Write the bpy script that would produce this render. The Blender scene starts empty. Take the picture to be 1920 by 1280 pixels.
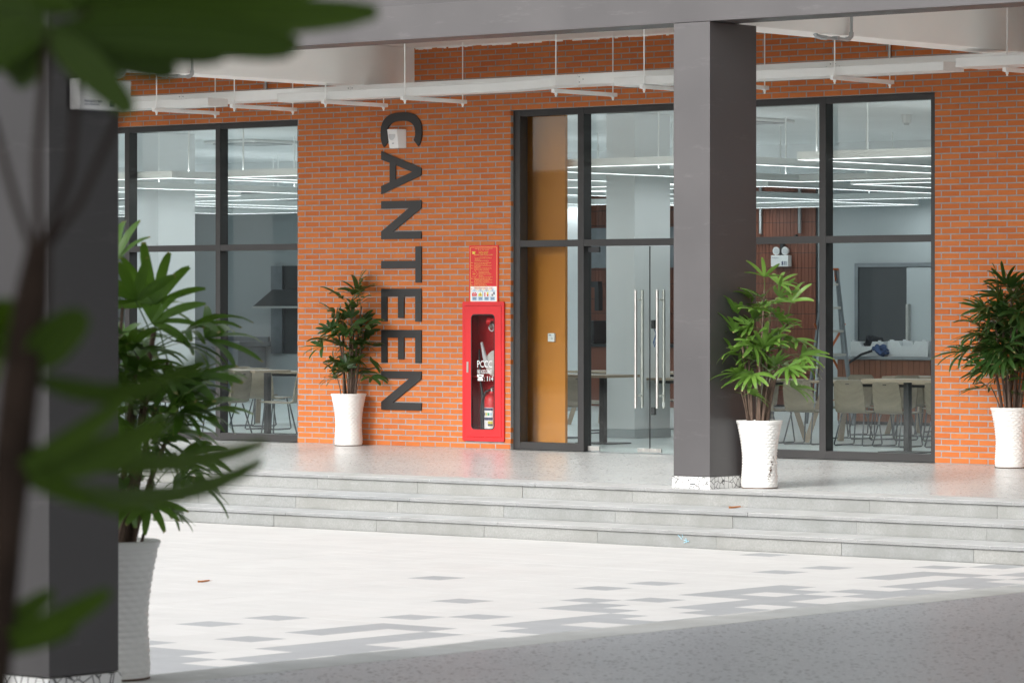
import bpy, bmesh, math, random
from mathutils import Vector, Matrix
R = math.radians
rng = random.Random(7)
C = bpy.context.scene.collection
SC = bpy.context.scene

# ------------------------------------------------------------------ camera
FPX = 7097.0
TH = R(40.16)
CAM = Vector((25.886, -30.711, 1.528))
cam_d = bpy.data.cameras.new('camera'); cam = bpy.data.objects.new('camera', cam_d); C.objects.link(cam)
cam.location = CAM
cam.rotation_euler = (R(90), 0, TH)
cam_d.sensor_width = 36; cam_d.lens = FPX / 1920 * 36
cam_d.shift_y = -67 / 1920
cam_d.clip_start = 0.1; cam_d.clip_end = 2000
cam_d.dof.use_dof = True; cam_d.dof.focus_distance = 36.0
cam_d.dof.aperture_fstop = 9.0; cam_d.dof.aperture_blades = 0
SC.camera = cam
RGT = Vector((math.cos(TH), math.sin(TH), 0)); FWD = Vector((-math.sin(TH), math.cos(TH), 0))

# ------------------------------------------------------------------ light
SUN_EL = R(30); SUN_AZ = R(179)
w = bpy.data.worlds.new("World"); SC.world = w; w.use_nodes = True
nt = w.node_tree; bg = nt.nodes['Background']
sky = nt.nodes.new('ShaderNodeTexSky'); sky.sky_type = 'NISHITA'; sky.sun_disc = False
sky.sun_elevation = SUN_EL; sky.sun_rotation = SUN_AZ
sky.air_density = 1.0; sky.dust_density = 4.0; sky.ozone_density = 1.0
hs = nt.nodes.new('ShaderNodeHueSaturation'); hs.inputs['Saturation'].default_value = 0.12
nt.links.new(sky.outputs[0], hs.inputs['Color']); nt.links.new(hs.outputs[0], bg.inputs[0])
bg.inputs[1].default_value = 0.15
sd = bpy.data.lights.new('sun', 'SUN'); sun = bpy.data.objects.new('sun', sd); C.objects.link(sun)
sd.energy = 0.85; sd.angle = R(13); sd.color = (1.0, 0.955, 0.89)
sdir = Vector((-math.sin(SUN_AZ) * math.cos(SUN_EL), -math.cos(SUN_AZ) * math.cos(SUN_EL), -math.sin(SUN_EL)))
sun.rotation_euler = sdir.to_track_quat('-Z', 'Y').to_euler()
SC.view_settings.view_transform = 'Standard'; SC.view_settings.look = 'None'
SC.view_settings.exposure = 1.05; SC.view_settings.gamma = 1.0
SC.view_settings.use_curve_mapping = False
SC.render.engine = 'CYCLES'
SC.cycles.use_denoising = True
SC.cycles.max_bounces = 10; SC.cycles.diffuse_bounces = 5; SC.cycles.transparent_max_bounces = 16
SC.cycles.sample_clamp_indirect = 6.0
SC.cycles.caustics_reflective = False; SC.cycles.caustics_refractive = False

# ------------------------------------------------------------------ materials
class NB:
    """small node builder"""
    def __init__(s, name):
        s.m = bpy.data.materials.new(name); s.m.use_nodes = True
        s.t = s.m.node_tree; s.b = s.t.nodes['Principled BSDF']
    def n(s, typ, **kw):
        x = s.t.nodes.new(typ)
        for k, v in kw.items(): setattr(x, k, v)
        return x
    def l(s, a, b): s.t.links.new(a, b)
    def coord(s, scale=(1, 1, 1), kind='Object'):
        tc = s.n('ShaderNodeTexCoord'); mp = s.n('ShaderNodeMapping')
        mp.inputs['Scale'].default_value = scale
        s.l(tc.outputs[kind], mp.inputs['Vector']); return mp.outputs[0]
    def noise(s, vec, scale, detail=4, rough=0.55):
        x = s.n('ShaderNodeTexNoise'); x.inputs['Scale'].default_value = scale
        x.inputs['Detail'].default_value = detail; x.inputs['Roughness'].default_value = rough
        if vec is not None: s.l(vec, x.inputs['Vector'])
        return x.outputs['Fac']
    def ramp(s, fac, stops, interp='LINEAR'):
        x = s.n('ShaderNodeValToRGB'); x.color_ramp.interpolation = interp
        cr = x.color_ramp
        while len(cr.elements) < len(stops): cr.elements.new(0.5)
        for e, (p, c) in zip(cr.elements, stops):
            e.position = p; e.color = (c, c, c, 1) if isinstance(c, (int, float)) else (*c, 1)
        s.l(fac, x.inputs[0]); return x.outputs[0]
    def mix(s, fac, a, b, mode='MIX'):
        x = s.n('ShaderNodeMix', data_type='RGBA', blend_type=mode)
        for idx, v in ((6, a), (7, b)):
            if isinstance(v, tuple): x.inputs[idx].default_value = (*v, 1)
            else: s.l(v, x.inputs[idx])
        if isinstance(fac, (int, float)): x.inputs[0].default_value = fac
        else: s.l(fac, x.inputs[0])
        return x.outputs[2]
    def math(s, op, a, b=None):
        x = s.n('ShaderNodeMath', operation=op)
        for i, v in ((0, a), (1, b)):
            if v is None: continue
            if isinstance(v, (int, float)): x.inputs[i].default_value = v
            else: s.l(v, x.inputs[i])
        return x.outputs[0]
    def bump(s, h, strength=0.3, dist=0.002):
        x = s.n('ShaderNodeBump'); x.inputs['Strength'].default_value = strength
        x.inputs['Distance'].default_value = dist
        s.l(h, x.inputs['Height']); s.l(x.outputs[0], s.b.inputs['Normal'])
    def col(s, c):
        if isinstance(c, tuple): s.b.inputs['Base Color'].default_value = (*c, 1)
        else: s.l(c, s.b.inputs['Base Color'])
    def rough(s, r):
        if isinstance(r, (int, float)): s.b.inputs['Roughness'].default_value = r
        else: s.l(r, s.b.inputs['Roughness'])
    def spec(s, v): s.b.inputs['Specular IOR Level'].default_value = v

M = {}
def plain(name, c, rough=0.5, metal=0.0, var=0.06, scale=6.0, spec=0.5, bump=0.0):
    k = NB(name); v = k.coord()
    f = k.noise(v, scale, 5)
    lo = tuple(x * (1 - var) for x in c); hi = tuple(min(1, x * (1 + var)) for x in c)
    k.col(k.ramp(f, [(0.3, lo), (0.7, hi)])); k.rough(rough); k.spec(spec)
    k.b.inputs['Metallic'].default_value = metal
    if bump: k.bump(k.noise(v, scale * 12, 3), bump, 0.001)
    M[name] = k.m; return k
plain('white_paint', (0.74, 0.74, 0.72), 0.55, var=0.03, scale=2)
plain('ceiling_white', (0.90, 0.90, 0.88), 0.7, var=0.02, scale=1.5)
plain('wall_white', (0.80, 0.82, 0.83), 0.6, var=0.03, scale=1.2)
plain('wall_grey', (0.43, 0.465, 0.48), 0.6, var=0.04, scale=1.0)
plain('tray_white', (0.91, 0.92, 0.91), 0.38, var=0.02, scale=3)
plain('tray_white_shaded', (0.80, 0.81, 0.80), 0.4, var=0.02, scale=3)  # same white, darkened: shade of the front trays put into the colour
plain('frame_dark', (0.026, 0.025, 0.025), 0.42, var=0.12, scale=3)
plain('gasket_black', (0.012, 0.012, 0.013), 0.5)
plain('black_metal', (0.018, 0.019, 0.021), 0.35, var=0.1)
plain('letter_black', (0.018, 0.017, 0.017), 0.38, var=0.15, scale=4)
plain('orange_paint', (0.50, 0.185, 0.022), 0.55, var=0.04, scale=1.5)
plain('red_paint', (0.62, 0.018, 0.022), 0.36, var=0.06, scale=3)
plain('red_dark', (0.40, 0.012, 0.015), 0.45, var=0.1)
plain('steel', (0.62, 0.61, 0.58), 0.28, metal=1.0, var=0.06, scale=20)
plain('steel_dark', (0.25, 0.27, 0.29), 0.35, metal=0.8, var=0.1)
plain('galvanised', (0.42, 0.44, 0.45), 0.4, metal=0.6, var=0.08)
plain('chair_metal', (0.10, 0.11, 0.12), 0.3, metal=0.7)
plain('plastic_white', (0.78, 0.78, 0.77), 0.4, var=0.02)
plain('plastic_grey', (0.55, 0.56, 0.57), 0.5)
plain('foam_white', (0.80, 0.83, 0.85), 0.8, var=0.03, scale=30)
plain('hose_white', (0.70, 0.69, 0.66), 0.8, var=0.06, scale=60)
plain('soil', (0.05, 0.032, 0.02), 0.95, var=0.5, scale=40, bump=0.8)
plain('blue_cloth', (0.05, 0.10, 0.24), 0.85)
plain('dark_cloth', (0.02, 0.022, 0.03), 0.85)
plain('ladder_orange', (0.45, 0.10, 0.02), 0.45)
plain('door_dark', (0.045, 0.05, 0.055), 0.4)
plain('print_gold', (0.80, 0.50, 0.14), 0.5)
plain('print_white', (0.80, 0.80, 0.80), 0.5, var=0.02)
plain('print_blue', (0.42, 0.60, 0.74), 0.5)
plain('print_navy', (0.05, 0.06, 0.13), 0.5)
plain('print_red', (0.60, 0.02, 0.02), 0.5)
plain('print_yellow', (0.70, 0.62, 0.08), 0.5)
plain('print_green', (0.05, 0.40, 0.16), 0.5)
plain('chalk_blue', (0.30, 0.55, 0.66), 0.8)
plain('dead_leaf', (0.30, 0.11, 0.03), 0.7, var=0.4, scale=40)
plain('interior_floor', (0.60, 0.66, 0.66), 0.3, var=0.06, scale=0.8)
plain('concrete', (0.36, 0.36, 0.35), 0.8, var=0.1, scale=1.0)
plain('ground_grey', (0.30, 0.30, 0.29), 0.9, var=0.1, scale=0.3)

# dark paint of the columns and beam: slight roller mottling, scuffs
k = NB('dark_paint'); v = k.coord()
f1 = k.noise(v, 1.3, 6, 0.6); f2 = k.noise(v, 60, 2)
scf = k.ramp(k.noise(k.coord((1.2, 1.2, 7)), 1.6, 7, 0.75), [(0.58, 0.0), (0.74, 0.45)])
base = k.ramp(f1, [(0.25, (0.052, 0.049, 0.051)), (0.75, (0.066, 0.062, 0.064))])
k.col(k.mix(scf, base, (0.13, 0.125, 0.125))); k.rough(k.ramp(f1, [(0.3, 0.36), (0.7, 0.52)])); k.spec(0.5)
k.bump(f2, 0.12, 0.0006); M['dark_paint'] = k.m

# brick
k = NB('brick'); v = k.coord()
oi = k.n('ShaderNodeObjectInfo'); at = k.n('ShaderNodeAttribute', attribute_name='tone')
tone = k.math('FRACT', k.math('ADD', k.math('MULTIPLY', oi.outputs['Random'], 7.31), at.outputs['Fac']))
cr = k.ramp(tone, [(0.0, (0.46, 0.122, 0.030)), (0.2, (0.50, 0.145, 0.034)), (0.6, (0.52, 0.154, 0.037)), (0.88, (0.55, 0.170, 0.043)), (0.95, (0.46, 0.124, 0.031)), (1.0, (0.56, 0.185, 0.056))])
gw = k.coord(kind='Generated')
geo = k.n('ShaderNodeNewGeometry')
sp = k.n('ShaderNodeMapping'); sp.inputs['Scale'].default_value = (9, 9, 22); k.l(geo.outputs['Position'], sp.inputs['Vector'])
st = k.noise(sp.outputs[0], 1.0, 6, 0.65)
c2 = k.mix(k.ramp(st, [(0.35, 0.0), (0.75, 0.32)]), cr, (0.42, 0.08, 0.02))
lime = k.ramp(k.noise(geo.outputs['Position'], 1.9, 7, 0.75), [(0.66, 0.0), (0.78, 0.30)])
c3 = k.mix(lime, c2, (0.62, 0.36, 0.27))
k.col(c3); k.rough(0.75); k.spec(0.3)
k.bump(k.noise(geo.outputs['Position'], 160, 4), 0.35, 0.0012); M['brick'] = k.m

k = NB('mortar'); geo = k.n('ShaderNodeNewGeometry')
f = k.noise(geo.outputs['Position'], 14, 6, 0.7)
k.col(k.ramp(f, [(0.25, (0.25, 0.242, 0.235)), (0.75, (0.36, 0.35, 0.34))])); k.rough(0.9); k.spec(0.2)
k.bump(k.noise(geo.outputs['Position'], 120, 3), 0.4, 0.002); M['mortar'] = k.m

# terrazzo floors
def terrazzo(name, base, dark, light, cell, rough, chips=0.24, warm=None):
    k = NB(name); geo = k.n('ShaderNodeNewGeometry'); P = geo.outputs['Position']
    big = k.noise(P, 0.7, 4)
    def chip(scale, thr, seed):
        mp = k.n('ShaderNodeMapping'); mp.inputs['Location'].default_value = (seed, seed * .37, 0); k.l(P, mp.inputs['Vector'])
        vo = k.n('ShaderNodeTexVoronoi', feature='F1'); vo.inputs['Scale'].default_value = scale; vo.inputs['Randomness'].default_value = 1
        k.l(mp.outputs[0], vo.inputs['Vector'])
        sep = k.n('ShaderNodeSeparateColor'); k.l(vo.outputs['Color'], sep.inputs[0])
        near = k.math('LESS_THAN', vo.outputs['Distance'], 0.36)
        pick = k.math('LESS_THAN', sep.outputs[0], thr)
        return k.math('MULTIPLY', near, pick)
    c = k.ramp(big, [(0.3, tuple(x * .94 for x in base)), (0.7, tuple(x * 1.05 for x in base))])
    c = k.mix(chip(cell, chips * 1.2, 3.1), c, light)
    c = k.mix(chip(cell * 0.8, chips, 0.0), c, dark)
    c = k.mix(chip(cell * 2.1, chips * 1.3, 7.7), c, tuple((a + b) / 2 for a, b in zip(base, dark)))
    k.col(c); k.rough(rough); k.spec(0.5)
    k.bump(k.noise(P, 2.5, 3), 0.04, 0.004); M[name] = k.m
terrazzo('porch_terrazzo', (0.53, 0.54, 0.535), (0.17, 0.18, 0.19), (0.66, 0.655, 0.63), 34, 0.27)
terrazzo('hall_terrazzo', (0.49, 0.505, 0.525), (0.05, 0.055, 0.065), (0.60, 0.62, 0.64), 46, 0.36, 0.26)

# granite steps
def granite(name, c, var):
    k = NB(name); geo = k.n('ShaderNodeNewGeometry'); P = geo.outputs['Position']
    oi = k.n('ShaderNodeObjectInfo')
    f = k.noise(P, 70, 3, 0.8); g = k.noise(P, 2.3, 6, 0.62)
    mp = k.n('ShaderNodeMapping'); mp.inputs['Scale'].default_value = (2.5, 2.5, 10); k.l(P, mp.inputs['Vector'])
    s2 = k.noise(mp.outputs[0], 1.2, 6, 0.7)
    a = k.ramp(f, [(0.3, tuple(x * (1 - var) for x in c)), (0.7, tuple(x * (1 + var) for x in c))])
    a = k.mix(k.ramp(g, [(0.40, 0.0), (0.66, 0.8)]), a, tuple(x * y for x, y in zip(c, (0.76, 0.76, 0.74))))
    a = k.mix(k.ramp(s2, [(0.62, 0.0), (0.75, 0.6)]), a, tuple(min(1, x * 1.35) for x in c))
    tint = k.ramp(oi.outputs['Random'], [(0.0, (0.94, 0.955, 0.965)), (0.5, (1.0, 1.0, 0.995)), (1.0, (1.04, 1.03, 1.01))])
    a = k.mix(1.0, a, tint, 'MULTIPLY')
    k.col(a); k.rough(0.75); k.spec(0.3); k.bump(f, 0.3, 0.001); M[name] = k.m
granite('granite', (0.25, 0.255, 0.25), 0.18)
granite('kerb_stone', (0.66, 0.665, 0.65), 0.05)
granite('granite_lit_top', (0.46, 0.47, 0.475), 0.12)  # tread tops: the brighter light on them is put into the stone colour
granite('granite_shaded_edge', (0.235, 0.24, 0.245), 0.14)  # same stone, darkened: shade on the nosings put into the colour

# plaza tiles
def tilemat(name, c, wear):
    k = NB(name); geo = k.n('ShaderNodeNewGeometry'); P = geo.outputs['Position']
    oi = k.n('ShaderNodeObjectInfo'); at = k.n('ShaderNodeAttribute', attribute_name='tone')
    tone = k.math('FRACT', k.math('ADD', k.math('MULTIPLY', oi.outputs['Random'], 5.7), at.outputs['Fac']))
    a = k.ramp(tone, [(0, tuple(x * 0.96 for x in c)), (1, tuple(min(1, x * 1.02) for x in c))])
    mp = k.n('ShaderNodeMapping'); mp.inputs['Scale'].default_value = (0.5, 1.8, 1); mp.inputs['Rotation'].default_value = (0, 0, R(-48)); k.l(P, mp.inputs['Vector'])
    d = k.noise(mp.outputs[0], 1.0, 8, 0.65)
    a = k.mix(k.ramp(d, [(0.45, 0.0), (0.78, wear)]), a, tuple(x * 0.72 for x in c))
    spk = k.ramp(k.noise(P, 60, 2, 0.5), [(0.74, 0.0), (0.80, 0.35)])
    a = k.mix(spk, a, tuple(x * 0.55 for x in c))
    k.col(a); k.rough(k.ramp(d, [(0.3, 0.45), (0.7, 0.65)])); k.spec(0.35); M[name] = k.m
tilemat('tile_white', (0.60, 0.595, 0.585), 0.30)
tilemat('tile_grey', (0.36, 0.372, 0.385), 0.18)
plain('joint_fill', (0.42, 0.42, 0.41), 0.9)
plain('tile_joint', (0.52, 0.51, 0.50), 0.9)

# crackle tile plinth
k = NB('crackle_tile'); geo = k.n('ShaderNodeNewGeometry')
vo = k.n('ShaderNodeTexVoronoi', feature='DISTANCE_TO_EDGE'); vo.inputs['Scale'].default_value = 20; k.l(geo.outputs['Position'], vo.inputs['Vector'])
k.col(k.ramp(vo.outputs['Distance'], [(0.034, (0.05, 0.05, 0.05)), (0.058, (0.68, 0.68, 0.67))])); k.rough(0.4); M['crackle_tile'] = k.m

# brown wall tile
def slat(name, c):
    k = NB(name); oi = k.n('ShaderNodeObjectInfo'); at = k.n('ShaderNodeAttribute', attribute_name='tone')
    a = k.ramp(k.math('FRACT', k.math('ADD', oi.outputs['Random'], at.outputs['Fac'])), [(0, tuple(x * .85 for x in c)), (1, tuple(x * 1.1 for x in c))])
    geo = k.n('ShaderNodeNewGeometry'); mp = k.n('ShaderNodeMapping'); mp.inputs['Scale'].default_value = (60, 60, 2); k.l(geo.outputs['Position'], mp.inputs['Vector'])
    k.col(k.mix(k.ramp(k.noise(mp.outputs[0], 1, 4), [(0.4, 0), (0.8, .3)]), a, tuple(x * .6 for x in c))); k.rough(0.55); M[name] = k.m
slat('brown_tile', (0.20, 0.062, 0.033))
slat('counter_wood', (0.24, 0.085, 0.04))

# veneer
k = NB('veneer'); mp = k.coord((3, 90, 6)); v2 = k.noise(mp, 1.0, 6, 0.7)
k.col(k.ramp(v2, [(0.3, (0.18, 0.150, 0.108)), (0.7, (0.255, 0.218, 0.163))])); k.rough(0.45); M['veneer'] = k.m
k = NB('table_wood'); mp = k.coord((4, 60, 60)); v2 = k.noise(mp, 1.0, 5, 0.7)
k.col(k.ramp(v2, [(0.3, (0.30, 0.235, 0.17)), (0.7, (0.38, 0.31, 0.235))])); k.rough(0.4); M['table_wood'] = k.m

# pot glaze, with soil splashes
k = NB('pot_glaze'); v = k.coord()
d = k.ramp(k.noise(k.coord((1, 1, 1)), 3.0, 7, 0.7), [(0.6, 0.0), (0.75, 0.3)])
k.col(k.mix(d, (0.78, 0.775, 0.755), (0.56, 0.53, 0.48))); k.rough(0.32); k.spec(0.5); M['pot_glaze'] = k.m
plain('pot_crack', (0.10, 0.06, 0.04), 0.9)

# leaves
def leafmat(name, c1, c2, tip=True):
    k = NB(name); oi = k.n('ShaderNodeObjectInfo')
    c = k.ramp(oi.outputs['Random'], [(0, c1), (1, c2)])
    uv = k.n('ShaderNodeAttribute', attribute_name='along')
    ac = k.n('ShaderNodeAttribute', attribute_name='across')
    rib = k.ramp(k.math('FRACT', k.math('MULTIPLY', ac.outputs['Fac'], 4.0)), [(0.0, 0.0), (0.5, 1.0), (1.0, 0.0)])
    c = k.mix(k.math('MULTIPLY', rib, 0.22), c, tuple(min(1, x * 1.7) for x in c2))
    nz = k.noise(k.coord(), 30, 3)
    if tip:
        tipf = k.math('MULTIPLY', k.ramp(uv.outputs['Fac'], [(0.93, 0.0), (0.985, 1.0)]), k.ramp(nz, [(0.4, 0), (0.55, .8)]))
        c = k.mix(tipf, c, (0.36, 0.26, 0.12))
    k.col(c); k.rough(0.36 if tip else 0.62); k.spec(0.45 if tip else 0.2)
    k.bump(rib, 0.25, 0.003)
    tr = k.n('ShaderNodeBsdfTranslucent'); k.l(k.mix(0.5, c, (0.16, 0.28, 0.02) if tip else (0.05, 0.09, 0.0)), tr.inputs[0])
    mx = k.n('ShaderNodeMixShader'); mx.inputs[0].default_value = 0.28
    k.l(k.b.outputs[0], mx.inputs[1]); k.l(tr.outputs[0], mx.inputs[2])
    k.l(mx.outputs[0], k.t.nodes['Material Output'].inputs[0]); M[name] = k.m
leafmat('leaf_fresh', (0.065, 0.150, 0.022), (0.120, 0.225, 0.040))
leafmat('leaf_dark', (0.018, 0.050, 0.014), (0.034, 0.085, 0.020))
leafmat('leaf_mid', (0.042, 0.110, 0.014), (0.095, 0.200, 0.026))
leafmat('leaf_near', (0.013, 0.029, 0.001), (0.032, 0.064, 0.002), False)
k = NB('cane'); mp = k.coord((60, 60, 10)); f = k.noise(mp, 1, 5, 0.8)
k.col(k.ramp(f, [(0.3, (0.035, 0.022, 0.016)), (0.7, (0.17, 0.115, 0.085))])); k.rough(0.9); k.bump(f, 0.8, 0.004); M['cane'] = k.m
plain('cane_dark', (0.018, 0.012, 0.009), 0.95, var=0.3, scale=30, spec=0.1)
plain('petiole', (0.07, 0.13, 0.03), 0.5)

# glass: thin pane, fresnel reflection over a clear, slightly green sheet
def glassmat(name, tint, ior=1.5, boost=1.6):
    m = bpy.data.materials.new(name); m.use_nodes = True; t = m.node_tree
    t.nodes.remove(t.nodes['Principled BSDF'])
    tr = t.nodes.new('ShaderNodeBsdfTransparent'); tr.inputs[0].default_value = (*tint, 1)
    gl = t.nodes.new('ShaderNodeBsdfGlossy'); gl.inputs['Roughness'].default_value = 0.02; gl.inputs[0].default_value = (1, 1, 1, 1)
    fr = t.nodes.new('ShaderNodeFresnel'); fr.inputs[0].default_value = ior
    ml = t.nodes.new('ShaderNodeMath'); ml.operation = 'MULTIPLY'; ml.inputs[1].default_value = boost
    ge = t.nodes.new('ShaderNodeNewGeometry'); io = t.nodes.new('ShaderNodeMix')
    io.inputs[2].default_value = ior; io.inputs[3].default_value = 1 / ior
    t.links.new(ge.outputs['Backfacing'], io.inputs[0]); t.links.new(io.outputs[0], fr.inputs[0])
    t.links.new(fr.outputs[0], ml.inputs[0])
    mx = t.nodes.new('ShaderNodeMixShader'); t.links.new(ml.outputs[0], mx.inputs[0])
    t.links.new(tr.outputs[0], mx.inputs[1]); t.links.new(gl.outputs[0], mx.inputs[2])
    t.links.new(mx.outputs[0], t.nodes['Material Output'].inputs[0]); M[name] = m
glassmat('glass', (0.93, 0.955, 0.947), 1.5, 0.62)
glassmat('clear_glass', (0.92, 0.92, 0.92), 1.45, 0.8)
m = bpy.data.materials.new('led'); m.use_nodes = True
m.node_tree.nodes['Principled BSDF'].inputs['Emission Color'].default_value = (0.94, 0.98, 1.0, 1)
m.node_tree.nodes['Principled BSDF'].inputs['Emission Strength'].default_value = 1.9
M['led'] = m

# ------------------------------------------------------------------ mesh helpers
class MB:
    def __init__(s): s.v = []; s.f = []; s.mi = []; s.attr = {}
    def add(s, verts, faces, mi=0):
        o = len(s.v); s.v.extend(tuple(p) for p in verts)
        for f in faces: s.f.append(tuple(o + i for i in f)); s.mi.append(mi)
        return o
    def box(s, x0, x1, y0, y1, z0, z1, mi=0, skip=()):
        p = [(x0, y0, z0), (x1, y0, z0), (x1, y1, z0), (x0, y1, z0), (x0, y0, z1), (x1, y0, z1), (x1, y1, z1), (x0, y1, z1)]
        fs = {'b': (3, 2, 1, 0), 't': (4, 5, 6, 7), 'f': (0, 1, 5, 4), 'r': (1, 2, 6, 5), 'k': (2, 3, 7, 6), 'l': (3, 0, 4, 7)}
        s.add(p, [q for n, q in fs.items() if n not in skip], mi); return s
    def obox(s, cen, ax, ay, az, mi=0):
        cen = Vector(cen); ax = Vector(ax); ay = Vector(ay); az = Vector(az)
        p = [cen + ax * i + ay * j + az * h for h in (-1, 1) for i, j in ((-1, -1), (1, -1), (1, 1), (-1, 1))]
        s.add(p, [(3, 2, 1, 0), (4, 5, 6, 7), (0, 1, 5, 4), (1, 2, 6, 5), (2, 3, 7, 6), (3, 0, 4, 7)], mi); return s
    def bar(s, a, b, wdt, hgt, up=(0, 0, 1), mi=0):
        a = Vector(a); b = Vector(b); d = (b - a); L = d.length; d.normalize()
        sd_ = d.cross(Vector(up))
        if sd_.length < 1e-5: sd_ = d.cross(Vector((0, 1, 0)))
        sd_.normalize(); u = sd_.cross(d)
        return s.obox((a + b) / 2, d * L / 2, sd_ * wdt / 2, u * hgt / 2, mi)
    def tube(s, pts, r, n=8, mi=0, cap=True):
        pts = [Vector(p) for p in pts]; rs = r if isinstance(r, (list, tuple)) else [r] * len(pts)
        ref = Vector((0, 0, 1)); rings = []
        prev = None
        for i, p in enumerate(pts):
            t = (pts[min(i + 1, len(pts) - 1)] - pts[max(i - 1, 0)]).normalized()
            if prev is None:
                u = t.cross(ref)
                if u.length < 1e-3: u = t.cross(Vector((1, 0, 0)))
            else: u = prev - t * prev.dot(t)
            u.normalize(); prev = u; w_ = t.cross(u)
            rings.append([p + (u * math.cos(2 * math.pi * k / n) + w_ * math.sin(2 * math.pi * k / n)) * rs[i] for k in range(n)])
        vs = [q for rg in rings for q in rg]; fs = []
        for i in range(len(rings) - 1):
            for k in range(n):
                a, b = i * n + k, i * n + (k + 1) % n
                fs.append((a, b, b + n, a + n))
        if cap: fs.append(tuple(range(n - 1, -1, -1))); fs.append(tuple((len(rings) - 1) * n + k for k in range(n)))
        s.add(vs, fs, mi); return s
    def cyl(s, cen, r, h, n=24, mi=0, axis='z'):
        c_ = Vector(cen); d = {'x': Vector((1, 0, 0)), 'y': Vector((0, 1, 0)), 'z': Vector((0, 0, 1))}[axis]
        return s.tube([c_ - d * h / 2, c_ + d * h / 2], r, n, mi)
    def lathe(s, prof, n=32, mi=0, cen=(0, 0, 0)):
        cx, cy, cz = cen; vs = []; fs = []
        for r, z in prof:
            for k in range(n): vs.append((cx + r * math.cos(2 * math.pi * k / n), cy + r * math.sin(2 * math.pi * k / n), cz + z))
        for i in range(len(prof) - 1):
            for k in range(n):
                a, b = i * n + k, i * n + (k + 1) % n
                fs.append((a, b, b + n, a + n))
        s.add(vs, fs, mi); return s
    def mesh(s, name, mats, smooth=None, bevel=0):
        me = bpy.data.meshes.new(name); me.from_pydata(s.v, [], s.f); me.update()
        for mm in (mats if isinstance(mats, (list, tuple)) else [mats]): me.materials.append(M[mm])
        me.polygons.foreach_set('material_index', s.mi)
        for an, vals in s.attr.items():
            dom = 'FACE' if len(vals) == len(s.f) and len(vals) != len(s.v) else 'POINT'
            at_ = me.attributes.new(an, 'FLOAT', dom); at_.data.foreach_set('value', vals)
        if bevel:
            bm = bmesh.new(); bm.from_mesh(me)
            bmesh.ops.remove_doubles(bm, verts=bm.verts, dist=1e-6)
            es = [e for e in bm.edges if e.is_manifold and e.calc_face_angle(0) > R(30)]
            bmesh.ops.bevel(bm, geom=es, offset=bevel, segments=2, affect='EDGES', profile=0.6, clamp_overlap=True)
            bm.to_mesh(me); bm.free()
        if smooth is not None:
            me.polygons.foreach_set('use_smooth', [True] * len(me.polygons))
            me.set_sharp_from_angle(angle=R(smooth))
        return me
    def build(s, name, mats, parent=None, smooth=None, bevel=0, loc=None):
        return put(name, s.mesh(name, mats, smooth, bevel), parent, loc)
def put(name, me, parent=None, loc=None):
    o = bpy.data.objects.new(name, me); C.objects.link(o)
    if parent: o.parent = parent
    if loc is not None: o.location = loc
    return o
def tag(o, label=None, cat=None, group=None, kind=None):
    if label: o['label'] = label
    if cat: o['category'] = cat
    if group: o['group'] = group
    if kind: o['kind'] = kind
    return o
def thing(name, label, cat, loc=(0, 0, 0), rz=0, group=None):
    o = bpy.data.objects.new(name, None); C.objects.link(o); o.empty_display_size = 0.2
    o.location = loc; o.rotation_euler = (0, 0, rz)
    return tag(o, label, cat, group)
def dup(root, loc=None, rz=None, label=None, group=None, scale=None):
    r = root.copy(); C.objects.link(r)
    if loc is not None: r.location = loc
    if rz is not None: r.rotation_euler = (0, 0, rz)
    if scale: r.scale = (scale,) * 3
    if label: r['label'] = label
    if group: r['group'] = group
    for ch in list(root.children):
        c = ch.copy(); C.objects.link(c); c.parent = r
        for g in ch.children:
            d = g.copy(); C.objects.link(d); d.parent = c
    return r
def flat_shape(outlines, depth):
    """mesh of a 2-D outline (first) with holes, thickness depth, in the XY plane of the curve"""
    cu = bpy.data.curves.new('outline', 'CURVE'); cu.dimensions = '2D'; cu.fill_mode = 'BOTH'; cu.extrude = depth / 2
    for ol in outlines:
        sp_ = cu.splines.new('POLY'); sp_.points.add(len(ol) - 1); sp_.use_cyclic_u = True
        for p, q in zip(sp_.points, ol): p.co = (q[0], q[1], 0, 1)
    return curve_mesh(cu)
def curve_mesh(cu):
    o = bpy.data.objects.new('tmp_outline', cu); C.objects.link(o)
    dg = bpy.context.evaluated_depsgraph_get(); dg.update()
    me = bpy.data.meshes.new_from_object(o.evaluated_get(dg))
    bpy.data.objects.remove(o); bpy.data.curves.remove(cu); return me
def text_data(body, size, depth=0.0006, align='LEFT', sx=1.0):
    cu = bpy.data.curves.new('print', 'FONT'); cu.body = body; cu.size = size; cu.extrude = depth / 2
    cu.align_x = align; cu.resolution_u = 2
    me = curve_mesh(cu)
    vs = [(v_.co.x * sx, v_.co.y, v_.co.z) for v_ in me.vertices]; fs = [tuple(p.vertices) for p in me.polygons]
    bpy.data.meshes.remove(me); return vs, fs
def wallprint(mb, body, x, y, z, size, mi=0, align='LEFT', sx=1.0, depth=0.0008):
    """lettering lying on a surface that faces -Y"""
    vs, fs = text_data(body, size, depth, align, sx)
    mb.add([(x + a, y + c_ * -1, z + b) for a, b, c_ in vs], fs, mi)
def rrect(x0, x1, z0, z1, r, n=6):
    out = []
    for cx, cz, a0 in ((x1 - r, z1 - r, 0), (x0 + r, z1 - r, 90), (x0 + r, z0 + r, 180), (x1 - r, z0 + r, 270)):
        for k in range(n + 1):
            a = R(a0 + 90 * k / n); out.append((cx + r * math.cos(a), cz + r * math.sin(a)))
    return out
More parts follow.
